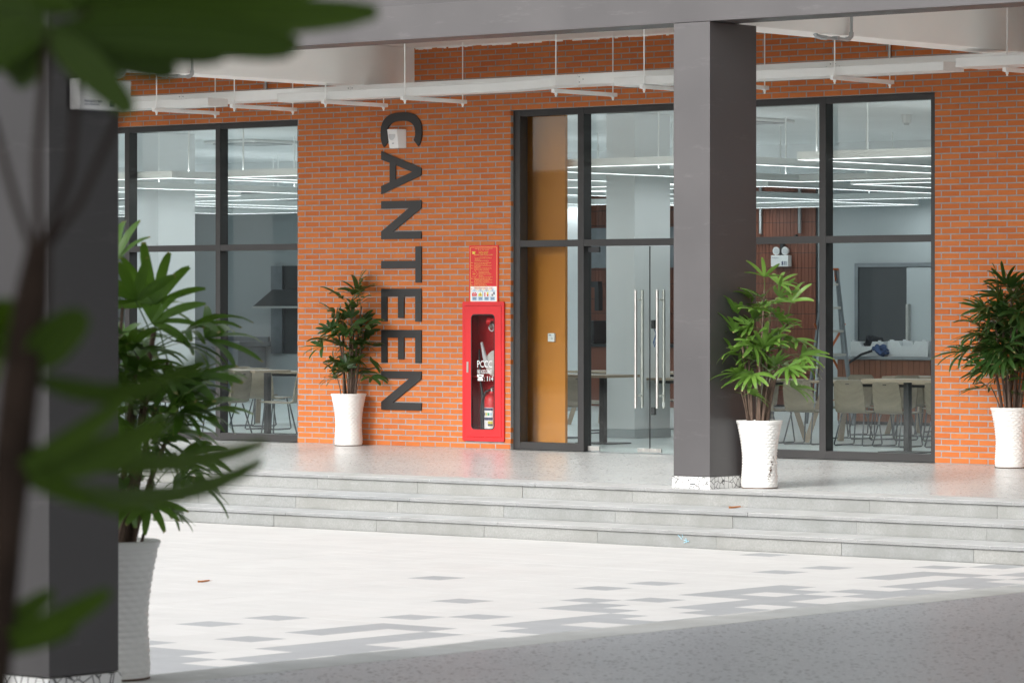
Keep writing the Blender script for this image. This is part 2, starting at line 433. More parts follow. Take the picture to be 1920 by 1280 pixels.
def upright(me, parent, name, mat, loc, bevel=None):
    """a flat_shape mesh stood up so that its XY plane becomes XZ and it faces -Y"""
    me.transform(Matrix.Rotation(R(90), 4, 'X')); me.materials.clear(); me.materials.append(M[mat])
    return put(name, me, parent, loc)
def px(p):
    d = Vector(p) - CAM; D = d.dot(FWD); return 960 + FPX * d.dot(RGT) / D, 573 - FPX * d.z / D, D

# ------------------------------------------------------------------ ground, plaza
PZ = -0.403
ground = MB().box(-260, 260, -260, 260, PZ - 1.0, PZ - 0.06).build('ground', 'ground_grey'); tag(ground, kind='structure')
TX, TY = 0.303, 0.293
EI = lambda i: 0.26 + TX * (i - 0.5)
EJ = lambda j: 0.035 + TY * (j - 0.5)
grey = set([(31, -49), (31, -47), (26, -36), (31, -41), (33, -45), (34, -44), (34, -51), (31, -36), (31, -34), (34, -38), (27, -24), (31, -27), (31, -29), (33, -25)])
def row(i, j0, j1, holes=()):
    for j in range(j0, j1):
        if j not in holes: grey.add((i, j))
row(34, -49, -46); row(35, -47, -46); row(36, -52, -47); row(37, -54, -50); row(35, -55, -53); row(36, -56, -54); row(37, -58, -55)
row(34, -54, -53); row(33, -53, -52); row(34, -57, -55)
row(34, -41, -39); row(35, -41, -40); row(36, -45, -41); row(37, -46, -42, (-44,)); grey.add((33, -39))
row(34, -36, -32); row(35, -36, -33, (-35,)); row(36, -39, -34); row(37, -40, -36, (-38,))
row(36, -31, -27); row(36, -33, -32); row(37, -34, -28, (-31,)); row(34, -29, -26); row(35, -27, -26)
row(34, -24, -22); row(36, -26, -24); row(37, -27, -24)
r2 = random.Random(4)
for j in range(-75, -21):
    for i in range(34, 48):
        known = -58 <= j <= -24 and i <= 37
        if not known and r2.random() < (0.25 if i < 37 else 0.6): grey.add((i, j))
plaza = MB().box(-14, 14.62, -42, -6.75, PZ - 0.05, PZ - 0.006).build('plaza', 'tile_joint'); tag(plaza, kind='structure')
cells = []
for i in range(-34, 47):
    for j in range(-86, -22):
        x0, x1, y0, y1 = EI(i), EI(i + 1), EJ(j), EJ(j + 1)
        if y1 > -6.75: y1 = -6.75
        if x1 > 14.62 or y1 - y0 < 0.03: continue
        u, vv, D = px(((x0 + x1) / 2, (y0 + y1) / 2, PZ))
        vis = 270 < u < 1930 and 975 < vv < 1275 and (x0 + x1) / 2 < 11.75
        cells.append((not vis, (i, j) not in grey, D, i, j, x0, x1, y0, y1))
cells.sort()
JG = {(18, 'x'), (27, 'x')}   # wider control joints
def tile_geo(mb, x0, x1, y0, y1, i, j, z=0.0, mi=0):
    g = 0.0009
    gx0 = 0.004 if i in (19, 27) else g; gy = 0.004 if j in (-46, -30) else g
    mb.box(x0 + gx0, x1 - g, y0 + gy, y1 - g, z - 0.02, z, mi, skip=('b',))
tile_cache = {}
stuff = MB(); tone = []
for idx, (nv, w_, D, i, j, x0, x1, y0, y1) in enumerate(cells):
    dz = rng.uniform(-0.00015, 0.00015)
    g_ = (i, j) in grey
    if idx < 300:
        key = (g_, i in (19, 27), j in (-46, -30), round(y1 - y0, 3))
        if key not in tile_cache:
            mb = MB(); tile_geo(mb, 0, x1 - x0, 0, y1 - y0, i, j); tile_cache[key] = mb.mesh('tile', 'tile_grey' if g_ else 'tile_white')
        o = put('tile', tile_cache[key], plaza, (x0, y0, PZ + dz))
    else:
        n0 = len(stuff.f); tile_geo(stuff, x0, x1, y0, y1, i, j, PZ + dz, 1 if g_ else 0); tone += [rng.random()] * (len(stuff.f) - n0)
stuff.attr['tone'] = tone
tag(stuff.build('tile', ['tile_white', 'tile_grey'], plaza), kind='stuff')

# ------------------------------------------------------------------ steps
steps = MB().box(-14, 14.62, -6.714, -5.70, PZ - 0.05, -0.30, skip=('b',)).box(-14, 14.62, -6.214, -5.60, -0.29, -0.166).box(-14, 14.62, -5.634, -5.30, -0.16, -0.032).build('porch_steps', 'joint_fill')
tag(steps, kind='structure')
def blocks(y, z0, z1, first, name_r, depth):
    L = 1.212; k0 = int((-14 - first) // L) + 1
    k = k0
    while True:
        a = first + k * L; b = a + L
        if b > 14.6: break
        jig = rng.uniform(-.003, .003)
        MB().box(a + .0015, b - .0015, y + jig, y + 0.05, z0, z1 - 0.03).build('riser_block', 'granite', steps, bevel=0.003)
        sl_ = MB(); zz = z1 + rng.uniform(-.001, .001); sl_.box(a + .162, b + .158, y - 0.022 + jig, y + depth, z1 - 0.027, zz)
        sl_.mi = [1, 0, 1, 1, 1, 1]; sl_.build('tread_slab', ['granite_lit_top', 'granite_shaded_edge'], steps, bevel=0.002)
        k += 1
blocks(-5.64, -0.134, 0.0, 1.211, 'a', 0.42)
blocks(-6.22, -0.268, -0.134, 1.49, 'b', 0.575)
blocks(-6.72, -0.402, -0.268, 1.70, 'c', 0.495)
# chalk scribble and wet stain on the lowest risers
sc = MB()
for a_, b_ in (((7.38, -.30), (7.42, -.335)), ((7.42, -.285), (7.43, -.32)), ((7.44, -.34), (7.49, -.352)), ((7.46, -.325), (7.47, -.36)), ((7.49, -.345), (7.44, -.362))):
    sc.bar((a_[0], -6.7245, a_[1]), (b_[0], -6.7245, b_[1]), 0.003, 0.004)
sc.build('chalk_scribble', 'chalk_blue', steps)

# ------------------------------------------------------------------ floors of porch and hall
pf = MB().box(-22, 34, -5.22, 0.045, -0.30, -0.001); pf = pf.build('porch_floor', 'porch_terrazzo'); tag(pf, kind='structure')
hf = MB().box(14.94, 34, -48, -5.22, -0.39, -0.001).build('hall_floor', 'hall_terrazzo'); tag(hf, kind='structure')
k_ = -48.0
while k_ < -5.3:
    e_ = min(k_ + 1.2, -5.225)
    MB().box(14.62, 14.935, k_ + .0015, e_ - .0015, -0.42, 0.0).build('kerb_slab', 'kerb_stone', hf, bevel=0.004)
    k_ += 1.2

# ------------------------------------------------------------------ brick wall
TOP = 4.32
OPEN = [(-7.5, -3.159, 0.0, 3.6), (-0.05, 5.337, 0.0, 3.6)]
CAB = (-0.685, -0.145, 0.105, 1.55)
core = MB()
CY0, CY1 = 0.003, 0.26
for x0, x1, z0, z1 in ((-22, -7.5, 0, TOP), (-7.5, 5.337, 3.6, TOP), (-3.159, CAB[0], 0, 3.6), (CAB[1], -0.05, 0, 3.6), (CAB[0], CAB[1], 0, CAB[2]), (CAB[0], CAB[1], CAB[3], 3.6), (5.337, 34, 0, TOP)):
    e = 0.0 
    core.box(x0, x1, CY0, CY1, z0, z1)
wall = core.build('brick_wall', 'mortar')
tag(wall, 'orange brick wall of the canteen with grey mortar joints, behind the porch', 'wall')
BP = 0.2141
bricks = []
for rr in range(72):
    z0 = rr * 0.06 + 0.006; z1 = z0 + 0.048
    off = -2.938 + (0 if rr % 2 else BP / 2)
    n0 = int((-9 - off) // BP); n1 = int((11 - off) // BP) + 1
    for n in range(n0, n1):
        x0 = off + n * BP + 0.0065; x1 = x0 + BP - 0.013
        segs = [(x0, x1)]
        for (a, b, c_, d) in OPEN + [(CAB[0] - .0, CAB[1] + .0, CAB[2], CAB[3])]:
            if z1 > c_ + 0.002 and z0 < d - 0.002:
                ns = []
                for (p, q) in segs:
                    if q <= a or p >= b: ns.append((p, q)); continue
                    if p < a - 0.012: ns.append((p, a))
                    if q > b + 0.012: ns.append((b, q))
                segs = ns
        for p, q in segs: bricks.append((p, q, z0, z1))
def brick_rank(t):
    p, q, z0, z1 = t
    a = px((p, 0, z0)); b = px((q, 0, z1))
    vis = a[0] > 230 and b[0] < 1915 and b[1] > 60 and not (1270 < a[0] < 1420)
    return -((b[0] - a[0]) * (a[1] - b[1]) if vis else 0)
order = sorted(range(len(bricks)), key=lambda n: brick_rank(bricks[n]))
near = set(order[:300])
def brick_geo(mb, w_, h, ox, oz, oy):
    b = 0.0022
    mb.add([(ox, oy + b, oz), (ox + w_, oy + b, oz), (ox + w_, oy + b, oz + h), (ox, oy + b, oz + h),
            (ox + b, oy, oz + b), (ox + w_ - b, oy, oz + b), (ox + w_ - b, oy, oz + h - b), (ox + b, oy, oz + h - b),
            (ox, 0.045, oz), (ox + w_, 0.045, oz), (ox + w_, 0.045, oz + h), (ox, 0.045, oz + h)],
           [(4, 5, 6, 7), (0, 1, 5, 4), (1, 2, 6, 5), (2, 3, 7, 6), (3, 0, 4, 7), (0, 8, 9, 1), (1, 9, 10, 2), (2, 10, 11, 3), (3, 11, 8, 0)])
bcache = {}; bs = MB(); tone = []
for n, (p, q, z0, z1) in enumerate(bricks):
    oy = rng.uniform(-0.0012, 0.0012); jx = rng.uniform(-.0012, .0012); jz = rng.uniform(-.0012, .0012)
    if n in near:
        key = round(q - p, 3)
        if key not in bcache:
            mb = MB(); brick_geo(mb, q - p, z1 - z0, 0, 0, 0); bcache[key] = mb.mesh('brick', 'brick')
        put('brick', bcache[key], wall, (p + jx, oy, z0 + jz))
    else:
        k0 = len(bs.f); brick_geo(bs, q - p, z1 - z0, p + jx, z0 + jz, oy); tone += [rng.random()] * (len(bs.f) - k0)
bs.attr['tone'] = tone
tag(bs.build('brick', 'brick', wall), kind='stuff')
# ragged plaster line where the wall meets the porch ceiling
pl = MB(); x = -1.4
while x < 6.4:
    w_ = rng.uniform(.03, .12); h = rng.uniform(.006, .024); pl.box(x, x + w_, -0.004, 0.004, TOP - h, TOP + 0.002); x += w_ * .95
pl.build('plaster_edge', 'ceiling_white', wall)

# ------------------------------------------------------------------ glazing
FY0, FY1, GY = 0.045, 0.175, 0.150       # frame front, frame back, glass plane
def pane(parent, x0, x1, z0, z1, y=GY, name='glass_pane'):
    return MB().box(x0, x1, y, y + 0.008, z0, z1).build(name, 'glass', parent)
def post(parent, x0, x1, z0, z1, name='frame_post', y0=FY0):
    return MB().box(x0, x1, y0, FY1, z0, z1).build(name, 'frame_dark', parent, bevel=0.0025)
def rail(parent, x0, x1, z0, z1, name='frame_rail', dy=0.003):
    return MB().box(x0, x1, FY0 + dy, FY1 - dy, z0, z1).build(name, 'frame_dark', parent, bevel=0.0025)
H = 3.598
win = thing('window', 'dark framed four-pane canteen window left of the black lettering', 'window', (-3.16, 0, 0))
def bay_panes(t, xs, ox, low=0.085):
    for x0, x1 in xs:
        pane(t, x0 - ox - .012, x1 - ox + .012, 2.213, 3.545)
        pane(t, x0 - ox - .012, x1 - ox + .012, low - .01, 2.158)
        rail(t, x0 - ox, x1 - ox, 3.535, H - .002); rail(t, x0 - ox, x1 - ox, 2.15, 2.22)
        rail(t, x0 - ox, x1 - ox, 0.004, low, dy=0.002)
        for zz in (2.29, 0.14, 2.10, 3.48):
            MB().cyl((x1 - ox - .03, GY - .004, zz), .011, .006, 10, axis='y').build('glazing_clip', 'black_metal', t)
ox = -3.16
for x0, x1 in ((-7.498, -7.43), (-5.965, -5.89), (-4.485, -4.412), (-3.205, -3.161)): post(win, x0 - ox, x1 - ox, 0.003, H)
bay_panes(win, [(-7.43, -5.965), (-5.89, -4.485), (-4.412, -3.205)], ox)
ent = thing('entrance_glazing', 'dark framed glass entrance front with fixed panes either side of the doors', 'window', (0, 0, 0))
for x0, x1 in ((-0.048, 0.042), (0.832, 0.912), (2.70, 2.78), (3.931, 4.009), (5.262, 5.335)): post(ent, x0, x1, 0.003, H)
bay_panes(ent, [(0.042, 0.832), (2.78, 3.931), (4.009, 5.262)], 0)
pane(ent, .905, 2.707, 2.213, 3.545); rail(ent, .912, 2.70, 3.535, H - .002); rail(ent, .912, 2.70, 2.15, 2.22)
for d_, (x0, x1, hx, lab) in enumerate(((0.93, 1.742, 1.602, 'left glass entrance door leaf with tall steel bar handle'), (1.748, 2.692, 1.885, 'right glass entrance door leaf, partly behind the dark column, white tag on handle'))):
    dr = thing('glass_door', lab, 'door', (x0, 0.10, 0), group='glass entrance doors')
    W_ = x1 - x0
    MB().box(0, W_, 0, 0.012, 0.012, 2.142).build('glass_pane', 'glass', dr, bevel=0.001)
    for s_ in (-1, 1):
        hd = MB(); yy = 0.006 + s_ * 0.055; X_ = hx - x0
        hd.tube([(X_, yy, 0.47), (X_, yy, 1.69)], 0.0165, 14)
        h_ = hd.build('door_handle', 'steel', dr, smooth=40)
        m2 = MB()
        for zz in (0.60, 1.59): m2.tube([(X_, yy, zz), (X_, 0.006 + s_ * .006, zz)], 0.011, 10)
        m2.build('standoff', 'steel', h_, smooth=40)
    if d_ == 1: MB().cyl((hx - x0, 0.061, 0.51), 0.018, 0.05, 12).build('paper_tag', 'plastic_white', dr, smooth=40)
    if d_ == 0: MB().box(W_ + .001, W_ + .005, -.002, .014, .012, 2.142).build('door_seal', 'gasket_black', dr)
    pz = 0.0 if d_ == 0 else W_ - .15
    MB().box(pz, pz + .15, -0.008, 0.020, 0.012, 0.062).build('pivot_patch', 'steel', dr, bevel=0.002)
    MB().box(pz, pz + .15, -0.008, 0.020, 2.085, 2.142).build('pivot_patch', 'black_metal', dr, bevel=0.002)
    lk = W_ - .15 if d_ == 0 else 0.0
    MB().box(lk, lk + .15, -0.008, 0.020, 0.012, 0.055).build('lock_patch', 'steel', dr, bevel=0.002)
    MB().cyl((lk + .07, -0.010, .034), .013, .006, 12, axis='y').build('lock_cylinder', 'steel', dr)
    if d_ == 1:
        MB().box(0.006, 0.045, 0.014, 0.05, 1.29, 1.38).build('door_lock', 'black_metal', dr)
        MB().box(0.006, 0.045, 0.014, 0.05, 0.40, 0.48).build('door_lock', 'black_metal', dr)
        ln = MB(); ln.tube([(.02, .04, 1.30), (.035, .06, 1.24), (.01, .06, 1.17), (.03, .06, 1.12), (.05, .06, 1.16), (.03, .06, 1.2), (.0, .06, 1.15), (.02, .06, 1.10)], .005, 6)
        ln.build('lanyard', 'blue_cloth', dr)

# ------------------------------------------------------------------ porch structure
pc = MB().box(-22, 34, -5.16, 0.3, TOP, TOP + 0.4).build('porch_ceiling', 'ceiling_white'); tag(pc, kind='structure')
# beams along Y
for x0, lab in ((-1.80, 'white painted concrete cross beam at the left under the porch ceiling'), (6.425, 'white painted concrete cross beam right of the dark column')):
    b = MB().box(x0, x0 + 0.385, -5.14, 0.004, 3.885, TOP - .002).build('ceiling_beam', 'ceiling_white', bevel=0.006); tag(b, lab, 'beam', 'white cross beams under the porch ceiling')
fb = MB().box(-22, 34, -5.55, -5.165, 3.897, 4.20).build('front_beam', 'dark_paint', bevel=0.005); tag(fb, 'long dark grey beam along the front edge of the porch', 'beam')
fs_ = MB().box(-22, 34, -5.45, -5.165, 4.202, 6.2).build('upper_facade', 'dark_paint'); tag(fs_, 'dark grey upper facade above the porch front beam', 'facade')
def pillar(x0, x1, y0, y1, z1, label, cat='column'):
    t = thing('column', label, cat, ((x0 + x1) / 2, (y0 + y1) / 2, 0))
    hx, hy = (x1 - x0) / 2, (y1 - y0) / 2
    MB().box(-hx, hx, -hy, hy, 0.103, z1).build('shaft', 'dark_paint', t, bevel=0.005)
    MB().box(-hx - .008, hx + .008, -hy - .008, hy + .008, 0.001, 0.100).build('plinth', 'crackle_tile', t, bevel=0.002)
    return t
pillar(6.43, 6.811, -5.553, -4.90, 3.894, 'dark grey porch column in the middle with crackle tile plinth')
pillar(-1.80, -1.42, -5.553, -4.90, 3.894, 'dark grey porch column standing far left, hidden behind the blurred foreground column')
pillar(14.63, 15.18, -20.774, -20.405, TOP - .002, 'large dark column at the left edge carrying a white emergency light')
pillar(14.63, 15.18, -29.3, -28.93, TOP - .002, 'dark hall column beside the plaza, out at the camera end')
pillar(14.63, 15.18, -12.2, -11.83, TOP - .002, 'dark hall column beside the plaza nearest the porch, off to the right') if False else None
hc = MB().box(14.4, 27, -40, -5.56, TOP, TOP + 0.4).build('hall_ceiling', 'ceiling_white'); tag(hc, kind='structure')
hb = MB().box(14.63, 15.10, -48, -5.56, 3.95, TOP - .004).build('hall_beam', 'dark_paint'); tag(hb, 'dark grey edge beam of the hall beside the plaza', 'beam')
tag(MB().box(19.5, 19.8, -14, 0, 0, TOP).build('shade_wall', 'concrete'), 'added unseen grey wall right of the porch, shading the middle column', 'wall')  # unseen wall added to keep side light off the column's right face
ob = thing('reflection_building', 'pale low building with dark windows, added unseen across the courtyard for reflections', 'building', (-12, -48, PZ))  # out of view, added to darken what the window glass reflects
MB().box(-34, 25, -4, 4, 0, 5.4).build('wall', 'concrete', ob)
for q in range(12):
    MB().box(-30 + q * 4.5, -27.6 + q * 4.5, 4.0, 4.02, 1.0, 3.2).build('window', 'door_dark', ob)

# ------------------------------------------------------------------ cable trays
def tray_run(name, label, path, wdt, hgt, z, mt='tray_white_shaded'):
    """channel that follows a plan polyline: bottom plate and two upstands; path is its front face line"""
    t = thing(name, label, 'cable tray', (path[0][0], path[0][1], z), group='white cable trays hung under the porch ceiling')
    o = Vector((path[0][0], path[0][1]))
    P = [Vector(p) - o for p in path]; nrm = []
    for i in range(len(P)):
        d = (P[min(i + 1, len(P) - 1)] - P[max(i - 1, 0)]).normalized(); nrm.append(Vector((-d.y, d.x)))
    def strip(off0, off1, z0, z1, nm):
        mb = MB(); vs = []
        for p, n in zip(P, nrm):
            for (oo, zz) in ((off0, z0), (off1, z0), (off1, z1), (off0, z1)): vs.append((p.x + n.x * oo, p.y + n.y * oo, zz))
        fs = []
        for i in range(len(P) - 1):
            for k in range(4): a, b = i * 4 + k, i * 4 + (k + 1) % 4; fs.append((a, b, b + 4, a + 4))
        fs.append((3, 2, 1, 0)); q = (len(P) - 1) * 4; fs.append((q, q + 1, q + 2, q + 3))
        mb.add(vs, fs); return mb.build(nm, mt, t, bevel=0.0015)
    strip(0.0, wdt, 0.0, 0.004, 'tray_base'); strip(-0.003, 0.0, 0.0, hgt, 'tray_side'); strip(wdt, wdt + 0.003, 0.0, hgt, 'tray_side')
    strip(-0.004, wdt + 0.004, hgt + .001, hgt + 0.004, 'tray_lid')
    for i, j in ((0, 1), (-1, -2)):
        p, n = P[i], nrm[i]; q = (P[j] - P[i]).normalized() * .004
        mb = MB(); vs = []
        for e in (p, p - q):
            for (oo, zz) in ((-.004, -.001), (wdt + .004, -.001), (wdt + .004, hgt + .002), (-.004, hgt + .002)): vs.append((e.x + n.x * oo, e.y + n.y * oo, zz))
        mb.add(vs, [(0, 1, 2, 3), (7, 6, 5, 4), (0, 4, 5, 1), (1, 5, 6, 2), (2, 6, 7, 3), (3, 7, 4, 0)]); mb.build('end_cap', mt, t)
    return t
ZT = 3.712
rear = tray_run('cable_tray', 'long deep white cable tray nearest the brick wall, with bolted joint plates', [(-9.0, -0.80), (20.0, -0.80)], 0.40, 0.105, ZT + .066, 'tray_white')
for jx in (-4.18, -1.62, 1.52, 4.7):
    for a, b in ((-.05, .028), (-.05, -.028), (.05, .028), (.05, -.028), (-.14, 0), (.14, 0)):
        MB().cyl((jx + 9.0 + a * .55, -0.006, 0.052 + b), 0.0065, 0.008, 8, axis='y').build('joint_bolt', 'galvanised', rear)
    MB().box(jx + 9.0 - .0008, jx + 9.0 + .0008, -.0042, -.0032, 0, .105).build('joint_line', 'galvanised', rear)
arc = [(-2.28, -1.24), (0.55, -1.24)]
for q in range(1, 11):
    a = R(37) * q / 10; arc.append((0.55 + 2.4 * math.sin(a), -1.24 - 2.4 * (1 - math.cos(a))))
tray_run('cable_tray', 'white front cable tray whose right end sweeps outward in a curve', arc, 0.22, 0.088, ZT + .002)
tray_run('cable_tray', 'short white front cable tray at far left beside the emergency light', [(-9.0, -1.24), (-3.33, -1.24)], 0.30, 0.082, ZT + .002)
tray_run('cable_tray', 'white front cable tray passing behind the dark column', [(2.35, -1.24), (6.26, -1.24)], 0.34, 0.080, ZT + .002)
tray_run('cable_tray', 'white front cable tray at the upper right ending near the cross beam', [(6.52, -1.42), (14.0, -1.42)], 0.42, 0.088, ZT + .010)
rod_sets = [(-5.9, 1), (-4.1, 1), (-2.9, 0), (-1.55, 1), (-0.42, 0), (1.62, 1), (2.75, 0), (3.55, 1), (5.05, 1), (6.98, 1), (9.0, 1)]
HL = ['white tray hanger at far left behind the emergency light leaves', 'white tray hanger above the left mullion of the left window', 'white tray hanger above the right pane of the left window', 'white tray hanger above the letter C', 'white tray hanger just left of the entrance frame', 'white tray hanger above the glass doors near the curved tray end', 'white tray hanger hidden behind the middle column', 'white tray hanger just right of the middle column', 'white tray hanger above the right pane of the right window', 'white tray hanger at the upper right edge beside the cross beam', 'white tray hanger beyond the right edge along the brick wall']
for q, (hx, long_) in enumerate(rod_sets):
    t = thing('tray_hanger', HL[q], 'hanger', (hx, -0.8, ZT), group='hangers carrying the cable trays')
    f, r_ = -0.52, 0.5
    mb = MB(); mb.box(-.02, .02, f, r_, -0.041, -0.002).build('channel_bar', 'tray_white', t, bevel=0.002)
    for yy in (f + .05, r_ - .05):
        rb = MB(); rb.tube([(0, yy, -0.06), (0, yy, TOP - ZT)], 0.0065, 8); rr_ = rb.build('threaded_rod', 'tray_white', t, smooth=60)
        nb = MB(); nb.cyl((0, yy, -.052), .014, .018, 6); nb.cyl((0, yy, -.07), .009, .02, 8); nb.box(-.022, .022, yy - .022, yy + .022, -.0435, -.0405)
        nb.build('nut', 'tray_white', rr_)

# conduits on cross beams and wall
def conduit(label, x, y, ydir):
    t = thing('conduit_pipe', label, 'pipe', (x, y, 3.84), group='grey conduits bent under the cross beams')
    mb = MB(); mb.tube([(0.035, 0, 0.5), (0.035, 0, 0.06)], .014, 10); mb.build('pipe_drop', 'galvanised', t, smooth=50)
    MB().tube([(0.035, -0.0, 0.07), (0.035, -0.005, 0.035), (0.028, -0.03, 0.012), (0.02, -0.06, 0.008)], .021, 10).build('elbow', 'galvanised', t, smooth=50)
    MB().tube([(0.02, -0.06, 0.008), (-0.02, -0.32, 0.008)], .014, 10).build('pipe_run', 'galvanised', t, smooth=50)
    MB().tube([(-0.02, -.30, .008), (-0.03, -0.36, 0.010), (-.06, -.39, .02), (-.07, -.395, .045)], .021, 10).build('elbow', 'galvanised', t, smooth=50)
    MB().box(-.03, .03, -.20, -.17, -.006, .028).build('clip', 'galvanised', t)
conduit('grey conduit bent under the left cross beam near the emergency light', -1.41, -3.44, 1)
conduit('grey conduit bent under the right cross beam beside the dark column', 6.815, -3.56, 1)
for xx, lab in ((-3.63, 'grey vertical conduit on brick above the left window'), (4.82, 'grey vertical conduit on brick above the right window')):
    tag(MB().tube([(xx, -.02, 3.86), (xx, -.02, TOP)], .016, 10).build('wall_conduit', 'galvanised', smooth=50), lab, 'pipe')

# ------------------------------------------------------------------ lettering CANTEEN (reads downwards)
sign = thing('canteen_lettering', 'large black raised letters reading CANTEEN down the brick wall', 'sign', (-1.893, -0.005, 0))
LH = 0.585
def letter(poly_sets, ztop):
    """outlines in (u along reading = down, v up = +X), metres"""
    me = flat_shape([[(v_, ztop - u) for u, v_ in ol] for ol in poly_sets], 0.014)
    upright(me, sign, 'letter', 'letter_black', (0.004, -0.005, 0))
def arcpts(cu, cv, ru, rv, a0, a1, n=28):
    return [(cu + ru * math.cos(R(a0 + (a1 - a0) * k / n)), cv + rv * math.sin(R(a0 + (a1 - a0) * k / n))) for k in range(n + 1)]
def superarc(cu, cv, ru, rv, a0, a1, e, n=36):
    out = []
    for k in range(n + 1):
        a = R(a0 + (a1 - a0) * k / n); c_, s_ = math.cos(a), math.sin(a)
        out.append((cu + ru * math.copysign(abs(c_) ** e, c_), cv + rv * math.copysign(abs(s_) ** e, s_)))
    return out
h = LH; t_ = 0.098
# C: open at the reading end (down)
outer = superarc(.225, h / 2, .225, h / 2 + .008, 52, 308, .80); inner = superarc(.228, h / 2, .135, h / 2 - .088, 300, 60, .80)
Cw = [(u if u < .40 else u, v_) for u, v_ in outer] + inner
letter([Cw], 3.630)
a_w = .472; bar = .095
letter([[(0, 0), (.092, 0), (.130, .125), (a_w - .130, .125), (a_w - .092, 0), (a_w, 0), (a_w / 2 + .040, h), (a_w / 2 - .040, h)],
        [(.158, .212), (a_w / 2, .452), (a_w - .158, .212)]], 3.214)
def N(w_, z):
    letter([[(0, 0), (.082, 0), (.082, .405), (w_ - .085, 0), (w_, 0), (w_, h), (w_ - .082, h), (w_ - .082, .175), (.085, h), (0, h)]], z)
def E_(w_, z):
    letter([[(0, 0), (w_, 0), (w_, .085), (.084, .085), (.084, .248), (w_ - .038, .248), (w_ - .038, .334), (.084, .334), (.084, .498), (w_, .498), (w_, h), (0, h)]], z)
N(.416, 2.668)
tw = .393
letter([[(tw / 2 - .042, 0), (tw / 2 + .042, 0), (tw / 2 + .042, .5), (tw, .5), (tw, h), (0, h), (0, .5), (tw / 2 - .042, .5)]], 2.171)
E_(.357, 1.713); E_(.357, 1.264); N(.423, .817)

# wall speaker inside the C
spk = thing('wall_speaker', 'white wedge wall speaker inside the letter C', 'speaker', (-1.63, 0, 3.34))
mb = MB(); mb.add([(-.088, -.11, .105), (.055, -.11, .105), (.055, -.085, -.10), (-.075, -.085, -.10), (-.088, -.002, .105), (.10, -.002, .105), (.10, -.002, -.10), (-.088, -.002, -.10)],
                  [(0, 3, 2, 1), (0, 1, 5, 4), (1, 2, 6, 5), (2, 3, 7, 6), (3, 0, 4, 7), (4, 5, 6, 7)])
mb.build('case', 'plastic_white', spk, bevel=0.006, smooth=40)
g = MB().cyl((0, 0, 0), .048, .004, 24, axis='y').build('grille', 'plastic_grey', spk); g.location = (-.022, -.103, .04); g.scale = (1, 1, 1.15); g.rotation_euler = (R(-7), 0, 0)
mb = MB(); mb.box(-.028, .0, -.0945, -.0925, -.052, -.046); mb.build('badge', 'print_navy', spk)

# ------------------------------------------------------------------ fire cabinet
cb = thing('fire_cabinet', 'red fire hose cabinet recessed in the brick wall with glazed door', 'cabinet', ((CAB[0] + CAB[1]) / 2, 0, CAB[2]))
hw = (CAB[1] - CAB[0]) / 2; hh = CAB[3] - CAB[2]
mb = MB()
mb.box(-hw, hw, .205, .21, 0, hh); mb.box(-hw, -hw + .004, 0, .205, 0, hh); mb.box(hw - .004, hw, 0, .205, 0, hh); mb.box(-hw + .004, hw - .004, 0, .205, 0, .004); mb.box(-hw + .004, hw - .004, 0, .205, hh - .004, hh)
mb.build('cabinet_box', 'red_dark', cb)
me = flat_shape([rrect(-hw - .022, hw + .022, -.022, hh + .022, .02), rrect(-hw + .012, hw - .012, .012, hh - .012, .006)][:1] + [rrect(-hw + .012, hw - .012, .02, hh - .02, .006)], 0.02)
upright(me, cb, 'cabinet_frame', 'red_paint', (0, -0.014, 0))
dw = hw - .016
door = put('cabinet_door', flat_shape([rrect(-dw, dw, .024, hh - .024, .006), rrect(-.163, .163, .105, hh - .115, .045)], 0.016), cb)
door.data.transform(Matrix.Rotation(R(90), 4, 'X')); door.data.materials.append(M['red_paint']); door.location = (0, -0.018, 0)
me = flat_shape([rrect(-.166, .166, .102, hh - .112, .047), rrect(-.156, .156, .112, hh - .122, .040)], 0.008); upright(me, door, 'window_gasket', 'gasket_black', (0, -0.007, 0))
MB().box(-.158, .158, -.002, .002, .11, hh - .12).build('door_glass', 'clear_glass', door)
MB().box(-hw + .045, -hw + .07, -.016, -.007, hh * .49, hh * .57).build('latch', 'steel', door, bevel=.002)
mb = MB()
wallprint(mb, 'PCCC', 0.02, -.0035, .765, .105, 0, 'CENTER', .78); wallprint(mb, 'FIRE HOSE CABINET', 0.02, -.0035, .700, .058, 0, 'CENTER', .40); wallprint(mb, ': 114', 0.01, -.0035, .620, .078, 0, 'LEFT', .85)
# telephone pictogram
mb.box(-.075, -.005, -.0035, -.0030, .622, .650); mb.box(-.062, -.018, -.0035, -.0030, .650, .668); mb.box(-.085, -.062, -.0035, -.0030, .662, .680); mb.box(-.018, .005, -.0035, -.0030, .662, .680); mb.box(-.085, .005, -.0035, -.0030, .680, .690)
mb.build('glass_lettering', 'print_white', door)
MB().box(-hw + .006, hw - .006, .02, .2, .66, .668).build('shelf', 'red_paint', cb)
